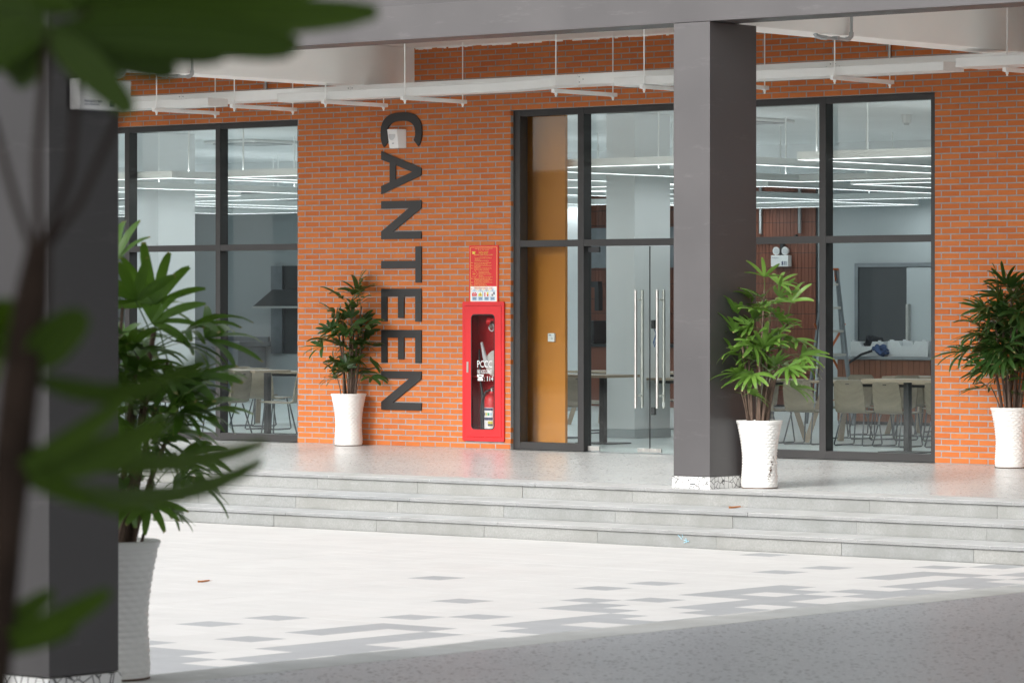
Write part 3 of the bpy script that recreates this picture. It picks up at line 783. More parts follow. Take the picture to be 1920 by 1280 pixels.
# things inside the cabinet
va = thing('hydrant_valve', 'red hydrant valve with white metal coupling at the top inside the cabinet', 'valve', (-0.40, 0.12, 1.36))
MB().cyl((0, .08, 0), .085, .004, 28, axis='y').build('wall_hole', 'gasket_black', va)
MB().tube([(-.06, .0, 0), (.16, 0, 0)], [.042, .038], 14).build('valve_body', 'red_paint', va, smooth=40)
MB().tube([(.02, -.01, -.01), (.04, -.06, -.06)], [.036, .032], 14).build('coupling', 'steel', va, smooth=40)
rg = MB()
rg.tube([(.04 + .036 * math.cos(a * math.pi / 8), -.064, -.066 + .036 * math.sin(a * math.pi / 8)) for a in range(17)], .008, 8); rg.build('coupling_ring', 'plastic_grey', va, smooth=40)
hs_ = thing('fire_hose', 'rolled white canvas fire hose with nozzle on the cabinet shelf', 'hose', (-0.345, 0.10, 0.775))
mb = MB()
for q in range(9):
    rr_ = .03 + q * .0135; mb.tube([(.03 + rr_ * math.cos(a * math.pi / 16), -.03, .135 + rr_ * math.sin(a * math.pi / 16)) for a in range(33)], .0066, 6)
mb.cyl((.03, .005, .135), .142, .05, 36, axis='y'); mb.build('hose_roll', 'hose_white', hs_, smooth=40)
MB().tube([(-.165, -.035, .36), (-.125, -.035, .22), (-.08, -.03, .10)], [.014, .024, .034], 12).build('nozzle', 'plastic_grey', hs_, smooth=40)
ex = thing('fire_extinguisher', 'red fire extinguisher standing in the cabinet bottom with white label', 'extinguisher', (-0.375, 0.08, 0.112))
MB().lathe([(0.0, .0), (.078, .0), (.084, .012), (.084, .40), (.078, .435), (.055, .465), (.026, .48), (.022, .50), (0, .50)], 28).build('cylinder', 'red_paint', ex, smooth=40)
lb = MB(); n = 14
def curved(mb, a0, a1, z0, z1, mi, r=.0848):
    k = max(2, int(abs(a1 - a0) / 8)); vs = []
    for q in range(k + 1):
        a = R(a0 + (a1 - a0) * q / k)
        vs += [(r * math.cos(a), r * math.sin(a), z0), (r * math.cos(a), r * math.sin(a), z1)]
    mb.add(vs, [(2 * q, 2 * q + 2, 2 * q + 3, 2 * q + 1) for q in range(k)], mi)
A0, A1 = 228, 318
curved(lb, A0, A1, .03, .33, 0)
curved(lb, A0 + 3, A1 - 3, .298, .325, 1, .0852)
for q, mi in enumerate((1, 3, 4, 2)): curved(lb, A0 + 6 + q * 20, A0 + 22 + q * 20, .245, .275, mi, .0852)
curved(lb, A0 + 3, A1 - 3, .195, .225, 1, .0852); curved(lb, 278, A1 - 3, .13, .185, 5, .0852); curved(lb, 278, A1 - 3, .135, .155, 1, .0855)
for zz in (.115, .095, .062): curved(lb, A0 + 5, A1 - 6, zz, zz + .005, 6, .0852)
curved(lb, 285, A1 - 5, .04, .05, 7, .0852)
lb.build('label_sticker', ['print_white', 'print_navy', 'print_blue', 'print_yellow', 'print_green', 'print_yellow', 'plastic_grey', 'print_red'], ex)
mb = MB(); mb.tube([(0, 0, .50), (0, 0, .535)], .018, 12); mb.build('valve_head', 'steel', ex, smooth=40)
mb = MB(); mb.bar((-.02, 0, .535), (.10, -.02, .575), .02, .006); mb.bar((-.02, 0, .53), (.07, -.02, .52), .02, .006); mb.build('lever', 'black_metal', ex)
MB().tube([(-.01, -.01, .52), (-.06, -.03, .50), (-.105, -.04, .42), (-.115, -.05, .30), (-.115, -.04, .10)], .011, 8).build('discharge_hose', 'black_metal', ex, smooth=40)
MB().tube([(-.155, .03, .06), (-.15, .03, .40), (-.18, .02, .6), (-.2, .02, .95)], [.03, .022, .01, .01], 8).build('hose', 'black_metal', ex, smooth=40)

# notice board above the cabinet
nb = thing('fire_notice', 'red fire rules notice board above the fire cabinet with white instruction panel', 'sign', (-0.4155, -0.004, 1.566))
MB().box(-.205, .205, -.008, .003, -.02, .605).build('board', 'red_paint', nb, bevel=.001)
bd = flat_shape([rrect(-.188, .188, .002, .588, .012), rrect(-.1835, .1835, .0065, .5835, .009)], .001); upright(bd, nb, 'border_line', 'print_gold', (0, -.0095, 0))
me = flat_shape([rrect(-.183, .183, .007, .168, .006)], .001); upright(me, nb, 'instruction_panel', 'print_white', (0, -.0092, 0))
g = MB(); Y_ = -.0105
wallprint(g, 'CỘNG HÒA XÃ HỘI CHỦ NGHĨA VIỆT NAM', 0, Y_, .566, .0125, 0, 'CENTER'); wallprint(g, 'Độc lập - Tự do - Hạnh phúc', 0, Y_, .551, .0125, 0, 'CENTER')
wallprint(g, 'NỘI QUY', 0, Y_, .517, .029, 1, 'CENTER', 1.1); wallprint(g, 'PHÒNG CHÁY CHỮA CHÁY', 0, Y_, .497, .020, 0, 'CENTER', 1.05)
g.box(-.16, -.118, Y_, Y_ + .0006, .515, .527, 1); g.box(-.15, -.128, Y_, Y_ + .0006, .527, .538, 1); g.box(-.164, -.15, Y_, Y_ + .0006, .534, .541, 1); g.box(-.128, -.114, Y_, Y_ + .0006, .534, .541, 1)
g.box(-.07, .07, Y_, Y_ + .0006, .4845, .4855)
import itertools
L1 = 'Phòng cháy và chữa cháy là nghĩa vụ của mỗi công dân'; L2 = 'Cấm không được câu mắc sử dụng điện tùy tiện, sau giờ'; L3 = 'Sắp xếp vật tư hàng hóa trong kho phải gọn gàng, sạch'
z = .466
def line(x, body, zz, frac=1.0, sz=.0135): wallprint(g, body[:int(len(body) * frac)], x, Y_, zz, sz, 0, 'LEFT', .80)
for fr, b in ((1, L1), (.30, L2), (.8, L3)): line(-.125, b, z, fr); z -= .0140
z -= .008
for q, rows in enumerate((((1, L1), (.72, L2)), ((1, L3), (.35, L1)), ((.98, L2), (.85, L3)))):
    wallprint(g, 'Điều %d:' % (q + 1), -.176, Y_, z, .0135, 0, 'LEFT', .8)
    for fr, b in rows: line(-.132, b, z, fr); z -= .0145
z -= .006
za = z
for fr, b in ((.62, L1), (.6, L2), (.75, L3), (.3, L1), (.75, L2)): line(-.07, b, z, fr); z -= .0150
for a, b in (((-.165, za + .004), (-.115, za + .004)), ((-.165, za - .05), (-.115, za - .05)), ((-.115, za + .004), (-.115, za + .014)), ((-.115, za - .05), (-.115, za - .060)), ((-.115, za + .014), (-.085, za - .023)), ((-.115, za - .060), (-.085, za - .023))):
    g.bar((a[0], Y_, a[1]), (b[0], Y_, b[1]), .0008, .002)
wallprint(g, 'CẤM', -.155, Y_, za - .029, .018, 1, 'LEFT', 1.0)
for q, rows in enumerate((((.98, L1), (1, L2), (.85, L3)), ((1, L2), (.7, L1)), ((.75, L3),), ((1, L1), (.65, L3)), ((1, L2), (1, L3)))):
    wallprint(g, 'Điều %d:' % (q + 4), -.176, Y_, z, .0135, 0, 'LEFT', .8)
    for fr, b in rows: line(-.132, b, z, fr); z -= .0137
g.build('rules_lettering', ['print_gold', 'print_yellow'], nb)
g = MB(); wallprint(g, 'TIÊU LỆNH CHỮA CHÁY', 0, Y_, .142, .0235, 0, 'CENTER', 1.05)
for q in range(4):
    cx = -.128 + q * .085
    g.box(cx - .038, cx + .038, Y_ + .0004, Y_ + .0008, .018, .122, 1); g.cyl((cx, Y_ + .0002, .126), .019, .0008, 16, 1, axis='y')
    wallprint(g, str(q + 1), cx, Y_ - .0006, .118, .022, 0, 'CENTER')
    g.box(cx - .033, cx + .033, Y_ - .0002, Y_ + .0002, .058, .112, 2)
    for ln, ww in ((.046, .028), (.036, .022), (.026, .026)): g.box(cx - ww, cx + ww, Y_ - .0006, Y_ - .0002, ln, ln + .0055, 3)
fl = MB()
def tri(mb, pts, mi): mb.add([(x, Y_ - .0008, z_) for x, z_ in pts], [tuple(range(len(pts)))], mi)
cx = -.128; tri(g, [(cx - .034, .064), (cx + .032, .064), (cx + .036, .100), (cx + .026, .090), (cx + .016, .110), (cx + .004, .095), (cx - .012, .109), (cx - .018, .094), (cx - .034, .104)], 0)
wallprint(g, 'CHÁY', cx, Y_ - .0014, .078, .018, 2, 'CENTER')
cx = -.043; tri(g, [(cx - .03, .062), (cx + .02, .062), (cx + .024, .08), (cx, .108), (cx - .03, .085)], 4); tri(g, [(cx - .005, .07), (cx + .012, .07), (cx + .004, .1)], 0); g.box(cx + .028, cx + .033, Y_ - .001, Y_ - .0005, .06, .112, 3)
cx = .042; tri(g, [(cx - .03, .062), (cx - .014, .062), (cx - .014, .10), (cx - .022, .11), (cx - .03, .10)], 0); g.cyl((cx + .016, Y_ - .001, .094), .014, .001, 14, 4, axis='y'); tri(g, [(cx + .006, .062), (cx + .026, .062), (cx + .03, .082), (cx + .002, .082)], 0)
cx = .127; g.box(cx - .015, cx + .012, Y_ - .001, Y_ - .0005, .064, .088, 5); tri(g, [(cx + .008, .09), (cx + .03, .075), (cx + .03, .108), (cx + .012, .11)], 3)
g.build('instruction_print', ['print_red', 'print_blue', 'print_white', 'print_navy', 'print_yellow', 'steel_dark'], nb)

# ------------------------------------------------------------------ interior shell
IF = MB().box(-22, 34, 0.178, 15.8, -0.3, -0.003).build('interior_floor', 'interior_floor'); tag(IF, kind='structure')
MB().box(-22, 34, .0455, .1775, -.3, -.0015).build('door_sill', 'steel_dark', IF)
IC = MB().box(-22, 34, 0.262, 15.8, 3.76, 4.3).build('interior_ceiling', 'wall_white'); tag(IC, kind='structure')
for x0, x1, y0, y1, m_, lab in ((-22, 9, 15.8, 16.1, 'wall_grey', 'grey back wall of the canteen behind tables and counter'), (-22.3, -22, .26, 16.1, 'wall_grey', 'grey left end wall of the canteen'), (9, 9.3, .26, 16.1, 'wall_grey', 'grey right end wall of the canteen')):
    tag(MB().box(x0, x1, y0, y1, -0.1, 3.76).build('interior_wall', m_), lab, 'wall')
# cross beams and bulkhead inside
for x0, y0, x1, y1, lab in [(-22, 11.9, 9, 12.3, 'wide white ceiling beam inside, deep in the room')]:
    tag(MB().box(x0, x1, y0, y1, 3.36, 3.759).build('interior_beam', 'wall_white'), lab, 'beam')
ow = MB().box(-.62, .405, 0.36, .40, .07, 3.758).build('partition_wall', 'orange_paint'); tag(ow, 'orange painted partition wall just inside the fixed pane left of the doors', 'wall')
MB().box(-.625, .411, 0.353, .407, -.002, .069).build('skirting', 'white_paint', ow)
th = thing('thermostat', 'small white thermostat on the orange partition', 'thermostat', (.23, .36, 1.19), R(-90))
MB().box(0, .025, -.045, .045, -.045, .045).build('case', 'plastic_white', th, bevel=.004)
MB().cyl((.027, .015, -.012), .012, .008, 14, axis='x').build('dial', 'plastic_grey', th)
MB().box(.025, .027, -.03, .0, .02, .03).build('display', 'steel_dark', th)
for x0, y0, lab in ((-1.66, 3.63, 'square white column seen through the glass doors'), (-9.48, 3.63, 'square white column seen through the left window'), (-9.48, 11.7, 'square white column deep in the room between the doors and partition'), (5.6, 11.7, 'square white column deep at the right of the room')):
    t = thing('interior_column', lab, 'column', (x0 + .21, y0 + .335, 0), group='white columns inside the canteen')
    MB().box(-.21, .21, -.335, .335, .10, 3.757).build('shaft', 'wall_white', t, bevel=.004)
    MB().box(-.216, .216, -.341, .341, -.002, .099).build('skirting', 'wall_grey', t)
bt = thing('tiled_back_wall', 'brown vertical tile cladding on the back wall behind the ladder', 'wall cladding', (-9.6, 15.78, 0))
tm = {}
nrow = 9; ncol = 30
MB().box(-2.3, 2.26, 0, .02, 0, 3.72).build('backing', 'gasket_black', bt)
tl = MB(); tone = []
for a in range(68):
    for b in range(16):
        n0 = len(tl.f); x_ = -2.28 + a * .0665; tl.box(x_ + .003, x_ + .0635, -.012 + rng.uniform(-.001, .001), -.001, .03 + b * .23, .03 + b * .23 + .222, skip=('k',)); tone += [rng.random()] * (len(tl.f) - n0)
tl.attr['tone'] = tone; tag(tl.build('wall_tile', 'brown_tile', bt), kind='stuff')
tag(MB().box(-11.9, -9.1, 15.74, 15.765, 2.12, 2.75).build('dark_bulkhead', 'steel_dark'), 'dark grey panel high on the brown tiled back wall', 'panel')
for xx in (-8.35, -7.62): tag(MB().tube([(xx, 15.72, 2.62), (xx, 15.72, 3.4)], .025, 8).build('wall_pipe', 'galvanised'), ('left' if xx < -8 else 'right') + ' one of two thin grey pipes on brown tiled back wall', 'pipe', 'grey pipes on the tiled back wall')
tag(MB().tube([(-8.6, 15.71, 2.52), (-7.75, 15.71, 2.52), (-7.66, 15.71, 2.58)], .03, 8).build('wall_pipe', 'black_metal'), 'black horizontal pipe above the indoor emergency light', 'pipe')
el = thing('emergency_light', 'twin-head white emergency light on the brown tiled back wall', 'emergency light', (-7.95, 15.72, 2.12))
MB().box(-.16, .16, -.06, .03, 0, .17).build('case', 'plastic_white', el, bevel=.005)
for sx in (-.08, .085):
    MB().tube([(sx, -.04, .235), (sx, .01, .235)], [.062, .05], 16).build('lamp_head', 'plastic_white', el, smooth=40)
    MB().cyl((sx, -.044, .235), .045, .006, 16, axis='y').build('lens', 'plastic_grey', el)
MB().box(-.03, .03, -.01, .03, .17, .36).build('bracket', 'black_metal', el)
mb = MB(); wallprint(mb, 'Emergency', -.14, -.062, .125, .028); mb.box(.04, .07, -.0625, -.0615, .02, .08); mb.box(.085, .10, -.0625, -.0615, .02, .08); mb.box(.115, .13, -.0625, -.0615, .02, .08); mb.build('print', 'print_navy', el)
dd = thing('sliding_door', 'grey double door with one dark open leaf in the back wall behind the counter', 'door', (-6.62, 15.76, 0))
MB().box(0, .06, -.03, .04, 0, 2.16).build('door_frame', 'steel_dark', dd); MB().box(.06, 2.4, -.03, .04, 2.10, 2.16).build('door_frame', 'steel_dark', dd)
MB().box(.06, .92, -.012, .03, 0, 2.10).build('open_leaf', 'door_dark', dd); MB().box(.93, 2.4, -.022, .03, 0, 2.09).build('closed_leaf', 'wall_grey', dd)
MB().box(.96, 1.0, -.09, -.022, .75, 1.55).build('pull_bar', 'steel', dd)
# serving counter with goods
ct = thing('serving_counter', 'serving counter with brown slatted front and stainless top', 'counter', (-2.53, 9.5, 0))
MB().box(-.3, 6.6, -.05, .75, .835, .875).build('counter_top', 'steel_dark', ct, bevel=.004)
MB().box(0, 6.4, .02, .7, 0, .834).build('carcass', 'gasket_black', ct)
sl = MB().box(.003, .082, 0, .02, .04, .83).mesh('front_slat', 'counter_wood')
for q in range(75): put('front_slat', sl, ct, (q * .085, -.001, 0))
def foam(x, lab, w_, h_):
    t = thing('foam_box', lab, 'box', (x, 9.75, .876), group='white foam boxes on the serving counter')
    a = h_
    me = flat_shape([[(0, 0), (w_, 0), (w_, a), (w_ * .92, a), (w_ * .92, a * 1.08), (w_ * .86, a * 1.08), (w_ * .86, a), (w_ * .68, a), (w_ * .62, a * .68), (w_ * .32, a * .68), (w_ * .26, a), (w_ * .12, a), (w_ * .12, a * 1.08), (w_ * .05, a * 1.08), (w_ * .05, a), (0, a)]], .03)
    f_ = upright(me, t, 'front_panel', 'foam_white', (0, -.15, 0)); 
    b_ = put('rear_panel', f_.data, t, (0, .15, 0))
    MB().box(0, .03, -.134, .134, 0, a).build('end_panel', 'foam_white', t); MB().box(w_ - .03, w_, -.134, .134, 0, a).build('end_panel', 'foam_white', t)
    MB().box(.03, w_ - .03, -.134, .134, 0, .03).build('base_panel', 'foam_white', t)
foam(-2.38, 'white foam box nearer the ladder with dark cloth in it', .50, .19); foam(-1.80, 'white foam box at the right end of the counter, longer one', .62, .20)
def heap(lab, cx, cy, cz, m_, sx, sz, n=5):
    mb = MB()
    for q in range(n):
        pts = []; a0 = rng.uniform(-1, 1)
        for k in range(5): pts.append((sx * (-.5 + k / 4) * rng.uniform(.8, 1.2), rng.uniform(-.06, .06), sz * rng.uniform(.0, 1)))
        mb.tube(pts, [sz * .12, sz * .3, sz * .34, sz * .26, sz * .1], 6)
    tag(mb.build('crumpled_cloth', m_, smooth=60, loc=(cx, cy, cz)), lab, 'cloth')
heap('dark crumpled cloth stuffed in the left foam box', -2.13, 9.75, .95, 'dark_cloth', .26, .16)
heap('blue crumpled cloth between the two foam boxes', -1.90, 9.56, .885, 'blue_cloth', .22, .12)
tag(MB().tube([(-1.98, 9.5, .95), (-2.1, 9.42, .90), (-2.2, 9.36, .82), (-2.26, 9.34, .78)], .016, 8).build('hanging_strap', 'dark_cloth', smooth=60), 'dark strap hanging over the counter front from the blue cloth', 'strap')
# ladder
ld = thing('step_ladder', 'orange and aluminium step ladder standing open beside the counter', 'ladder', (-2.42, 9.2, 0), R(40))
for s_ in (-1, 1):
    MB().bar((s_ * .26 - .0, -.42, 0), (s_ * .07, -.02, 2.0), .03, .06).build('front_rail', 'steel_dark', ld)
    MB().bar((s_ * .28, .50, 0), (s_ * .075, .04, 1.98), .03, .05).build('rear_rail', 'steel_dark', ld)
    MB().bar((s_ * .08, -.03, 1.85), (s_ * .08, .05, 1.99), .06, .06).build('hinge', 'ladder_orange', ld)
for q in range(6):
    z_ = .3 + q * .30; f = z_ / 2
    MB().box(-.26 + .19 * f, .26 - .19 * f, -.42 + .40 * f - .04, -.42 + .40 * f + .04, z_ - .015, z_ + .015).build('step', 'steel', ld)
    if q in (0, 3, 5): MB().box(-.27 + .20 * f, .27 - .20 * f, .50 - .46 * f - .015, .50 - .46 * f + .015, z_ - .01, z_ + .01).build('brace', 'ladder_orange', ld)
for s_ in (-1, 1): MB().bar((s_ * -.24, .38, .5), (s_ * .2, .2, 1.3), .012, .03).build('brace', 'ladder_orange', ld)
MB().box(-.09, .09, -.08, .06, 1.985, 2.01).build('top_cap', 'ladder_orange', ld)
# dark equipment on the far counter
eq = thing('coffee_machine', 'black counter appliance with tall frame beyond the glass doors', 'appliance', (-10.8, 14.6, .95))
MB().box(-.25, .25, -.2, .2, 0, .35).build('body', 'black_metal', eq, bevel=.02); MB().box(-.2, -.12, -.05, .05, .35, .95).build('arm', 'black_metal', eq); MB().box(-.12, .22, -.05, .05, .86, .95).build('arm', 'black_metal', eq); MB().box(.15, .23, -.05, .05, .5, .86).build('arm', 'black_metal', eq)
fc = thing('back_counter', 'low counter with brown front and dark top along the tiled back wall', 'counter', (-9.8, 14.6, 0))
MB().box(-2.4, 2.2, -.32, .4, .90, .945).build('counter_top', 'black_metal', fc); MB().box(-2.35, 2.15, -.28, .4, 0, .899).build('front', 'brown_tile', fc)
# kitchen far left
kc = thing('kitchen_counter', 'stainless kitchen counter seen low through the left window', 'counter', (-20.3, 15.3, 0))
MB().box(-1.5, 1.66, -.35, .45, .84, .92).build('counter_top', 'steel_dark', kc); MB().box(-1.5, 1.6, .40, .45, .92, 1.0).build('upstand', 'steel_dark', kc)
for q in range(4): MB().box(-1.45 + q * .76, -.72 + q * .76, -.28, .4, .12, .83).build('cabinet_door', 'steel_dark', kc, bevel=.004)
for q in range(5): MB().cyl((-1.46 + q * .765, -.2, .06), .02, .13, 8).build('leg', 'steel', kc)
rc = thing('range_hood', 'dark kitchen recess with stainless range hood behind the left window', 'hood', (-18.35, 15.7, 0))
MB().box(-.28, .7, .06, .09, .72, 2.2).build('recess_back', 'door_dark', rc); MB().box(-.28, -.02, .0, .055, .72, 2.2).build('recess_side', 'steel_dark', rc)
mb = MB(); mb.add([(-.36, -.35, 1.52), (.7, -.35, 1.52), (.7, .05, 1.52), (-.36, .05, 1.52), (-.1, -.15, 1.80), (.7, -.15, 1.80), (.7, .05, 1.80), (-.1, .05, 1.80)], [(3, 2, 1, 0), (4, 5, 6, 7), (0, 1, 5, 4), (1, 2, 6, 5), (2, 3, 7, 6), (3, 0, 4, 7)])
mb.build('hood_canopy', 'door_dark', rc); MB().box(-.37, .7, -.36, .05, 1.485, 1.519).build('hood_lip', 'steel', rc)
# ceiling cassettes, smoke detector, dome camera
for cx, cy, lab in ((-9.95, 6.3, 'square ceiling cassette air conditioner behind the left window'), (-1.3, 5.75, 'square ceiling cassette air conditioner behind the right window')):
    t = thing('ceiling_cassette', lab, 'air conditioner', (cx, cy, 3.72), R(0), 'ceiling cassettes in the canteen')
    MB().box(-.47, .47, -.47, .47, 0, .035).build('panel', 'plastic_white', t, bevel=.01)
    for a in range(4):
        o = MB().box(-.34, .34, -.42, -.34, -.006, .002).build('louvre', 'steel_dark', t); o.rotation_euler = (0, 0, R(90 * a))
    MB().box(-.28, .28, -.28, .28, -.008, .0).build('grille', 'plastic_grey', t)
sm = thing('smoke_detector', 'round white smoke detector on the canteen ceiling upper right', 'smoke detector', (0.84, 6.13, 3.70))
MB().tube([(0, 0, -.035), (0, 0, .06)], [.05, .062], 18).build('body', 'plastic_white', sm, smooth=40); MB().tube([(0, 0, -.06), (0, 0, -.034)], [.03, .036], 14).build('sensor', 'plastic_grey', sm, smooth=40)
dc = thing('dome_camera', 'small dark dome camera on the far wall behind the left window', 'camera', (-17.05, 15.6, 2.62))
MB().lathe([(0, -.12), (.07, -.10), (.11, -.03), (.11, 0), (0, 0)], 16).build('dome', 'door_dark', dc, smooth=40); MB().box(-.04, .04, 0, .2, .0, .04).build('arm', 'plastic_white', dc)

# pendant LED frames
def led_frame(label, x0, x1, y0, y1, z=3.0):
    t = thing('pendant_light', label, 'pendant light', ((x0 + x1) / 2, (y0 + y1) / 2, z), group='rectangular LED pendant frames')
    a, b = (x1 - x0) / 2, (y1 - y0) / 2; w_, hh_ = .058, .085
    for (p0, p1, q0, q1) in ((-a, a, -b, -b + w_), (-a, a, b - w_, b), (-a, -a + w_, -b + w_ + .001, b - w_ - .001), (a - w_, a, -b + w_ + .001, b - w_ - .001)):
        MB().box(p0, p1, q0, q1, .0015, hh_).build('housing', 'tray_white', t)
        e = .004
        MB().box(p0 + e, p1 - e, q0 + e, q1 - e, .0004, .0013).build('led_strip', 'led', t)
    watt = 9.5 if x1 < -5 else 8 if y0 < 5 else 2.2
    for sx in (-1, 1):
        ld_ = bpy.data.lights.new('led_light', 'AREA'); ld_.shape = 'RECTANGLE'; ld_.size = w_ - .01; ld_.size_y = 2 * b - .02
        ld_.energy = watt; ld_.color = (0.93, 0.98, 1.0)
        lo = bpy.data.objects.new('led_light', ld_); C.objects.link(lo); lo.parent = t; lo.location = (sx * (a - w_ / 2), 0, -.002)
        lu_ = ld_.copy(); lu_.energy = watt * .3  # added upward fill light that brightens the ceiling and upper partition
        up_ = bpy.data.objects.new('fill_uplight', lu_); C.objects.link(up_); up_.parent = t; up_.location = (sx * (a - w_ / 2), 0, hh_ + .004); up_.rotation_euler = (math.pi, 0, 0)
    for sx in (-1, 1):
        for sy in (-1, 0, 1):
            if sy == 0 and b < 1: continue
            xx, yy = sx * (a - .029), sy * (b - .3)
            MB().tube([(xx, yy, hh_), (xx, yy, 3.758 - z)], .009, 6).build('suspension_rod', 'tray_white', t)
LF = [('LED pendant frame just inside the right pane, above the near tables', 3.39, 6.9, 0.42, 5.9), ('LED pendant frame inside the entrance doors, above the doorway', -.62, 2.32, .5, 6.0), ('LED pendant frame behind the orange partition', -4.76, -2.2, .45, 5.93),
      ('LED pendant frame behind the left window, near the glass', -8.40, -5.32, .18, 5.75), ('LED pendant frame at far left behind the left window', -12.7, -9.68, .3, 5.8), ('LED pendant frame above the serving counter', -.64, 2.3, 7.1, 12.6),
      ('LED pendant frame in the second row behind the glass doors', -4.85, -1.88, 7.1, 12.6), ('LED pendant frame in the second row left of the doors', -8.95, -5.98, 7.2, 12.4), ('LED pendant frame in the second row behind the left window', -12.9, -10.0, 7.3, 12.4),
      ('LED pendant frame deep in the room, behind the ladder', -8.3, -5.28, 13.0, 15.45), ('LED pendant frame deep in the far left corner', -16.9, -13.8, 8.5, 13.0), ('LED pendant frame in the far right of the room', 3.4, 6.9, 7.1, 12.6), ('LED pendant frame beyond the far left one, first row', -16.9, -13.9, .3, 5.8), ('LED pendant frame at the kitchen end, first row', -20.9, -17.9, .3, 5.8), ('LED pendant frame at the kitchen end, second row', -20.9, -17.9, 8.0, 13.0)]
for a in LF: led_frame(*a)

# ------------------------------------------------------------------ furniture
def chair_proto():
    t = thing('canteen_chair', 'proto', 'chair')
    prof = [(.235, .395), (.20, .405), (.08, .395), (-.08, .388), (-.155, .392), (-.195, .412), (-.215, .45), (-.232, .56), (-.25, .66), (-.262, .735), (-.268, .765)]
    wd = [.185, .195, .20, .20, .20, .20, .20, .205, .20, .185, .155]
    mb = MB(); th_ = .012; vs = []
    for i, ((y, z), w_) in enumerate(zip(prof, wd)):
        d = Vector((prof[min(i + 1, 10)][0] - prof[max(i - 1, 0)][0], prof[min(i + 1, 10)][1] - prof[max(i - 1, 0)][1])).normalized()
        n = Vector((-d.y, d.x)) * th_
        cv = .016 if i > 5 else .004
        for k in range(5):
            u = -1 + k / 2; c_ = cv * (u * u)
            vs.append((u * w_, y - n.x * 0 + c_ * (1 if i > 5 else 0), z + (c_ if i <= 5 else 0)))
        for k in range(5):
            u = -1 + k / 2; c_ = cv * (u * u)
            vs.append((u * w_, y + n.x + c_ * (1 if i > 5 else 0), z + n.y + (c_ if i <= 5 else 0)))
    fs = []
    for i in range(10):
        a = i * 10; b = a + 10
        for k in range(4):
            fs.append((a + k, a + k + 1, b + k + 1, b + k)); fs.append((a + 5 + k + 1, a + 5 + k, b + 5 + k, b + 5 + k + 1))
        fs.append((a + 4, a + 9, b + 9, b + 4)); fs.append((a + 5, a, b, b + 5))
    for a in (0, 100):
        for k in range(4): fs.append((a + k + 5, a + k + 6, a + k + 1, a + k) if a == 0 else (a + k, a + k + 1, a + k + 6, a + k + 5))
    mb.add(vs, fs); mb.build('seat_shell', 'veneer', t, smooth=50)
    h_ = MB().box(-.022, .022, -.279, -.25, .715, .726).build('hand_slot', 'gasket_black', t)
    for s_ in (-1, 1):
        MB().tube([(s_ * .15, .17, .385), (s_ * .19, .20, .02), (s_ * .19, .17, .010), (s_ * .19, -.22, .010), (s_ * .19, -.25, .02), (s_ * .15, -.14, .375)], .0095, 6).build('leg_frame', 'chair_metal', t, smooth=60)
    MB().tube([(-.19, -.1, .01), (.19, -.1, .01)], .008, 6).build('stretcher', 'chair_metal', t)
    MB().tube([(-.15, .12, .380), (.15, .12, .380)], .008, 6).build('stretcher', 'chair_metal', t)
    return t
ch = chair_proto(); used = [0]
def chair(x, y, rz, label, s=1.0):
    """rz = 0: the sitter looks along +Y"""
    rz = R(rz)
    if not used[0]:
        used[0] = 1; ch.location = (x, y, -.002); ch.rotation_euler = (0, 0, rz); ch['label'] = label; ch['group'] = 'veneer canteen chairs'; ch.scale = (s,) * 3
    else: dup(ch, (x, y, -.002), rz, label, 'veneer canteen chairs', s)
def table(x, y, L, W_, label, legs='wood', rz=0):
    t = thing('canteen_table', label, 'table', (x, y, -.002), R(rz), 'long canteen tables')
    if legs == 'wood': t.scale = (1, 1, .905)
    MB().box(-L / 2, L / 2, -W_ / 2, W_ / 2, .735, .765).build('tabletop', 'table_wood', t, bevel=.006)
    if legs == 'wood': MB().box(-L / 2 + .2, L / 2 - .2, -W_ / 2 + .16, W_ / 2 - .16, .695, .734).build('apron', 'black_metal', t)
    if legs == 'wood':
        for sx in (-1, 1):
            for sy in (-1, 1): MB().bar((sx * (L / 2 - .06), sy * (W_ / 2 - .02), 0), (sx * (L / 2 - .22), sy * (W_ / 2 - .14), .69), .06, .06).build('leg', 'table_wood', t)
    else:
        for sx in legs:
            MB().box(sx - .032, sx + .032, -.032, .032, .012, .734).build('leg', 'black_metal', t, bevel=.004); MB().box(sx - .24, sx + .24, -.20, .20, 0, .012).build('foot_plate', 'black_metal', t)
table(3.98, 2.12, 1.64, .5, 'canteen table with black pedestal close behind the right pane', (-.40,))
table(2.3, 4.15, 2.6, .7, 'long canteen table with splayed wooden legs behind the near chairs'); table(-.6, 4.2, 2.4, .7, 'long canteen table behind the dark column, wooden legs'); table(1.6, 6.9, 2.8, .7, 'long canteen table in the row nearest the serving counter')
table(-.98, 2.08, 1.6, .62, 'canteen table with black pedestal just inside the glass doors', (.52,)); table(-3.9, 7.4, 2.4, .7, 'long canteen table deep behind the glass doors')
table(-6.05, 1.84, 1.5, .62, 'canteen table with black pedestal behind the left window', (.66,)); table(-7.4, 4.6, 2.4, .7, 'second-row canteen table behind the left window')
S = .94
chair(2.06, 3.42, 4, 'veneer chair with its back to the glass, left of the pair behind the right pane', S); chair(2.63, 3.35, -3, 'veneer chair with its back to the glass, right of the pair behind the right pane', S)
chair(1.43, 3.35, 3, 'veneer chair beside the mullion, half behind the bright potted palm', S); chair(.85, 3.45, -4, 'veneer chair directly behind the bright potted palm', S); chair(3.2, 3.5, 2, 'veneer chair partly behind the black table pedestal', S)
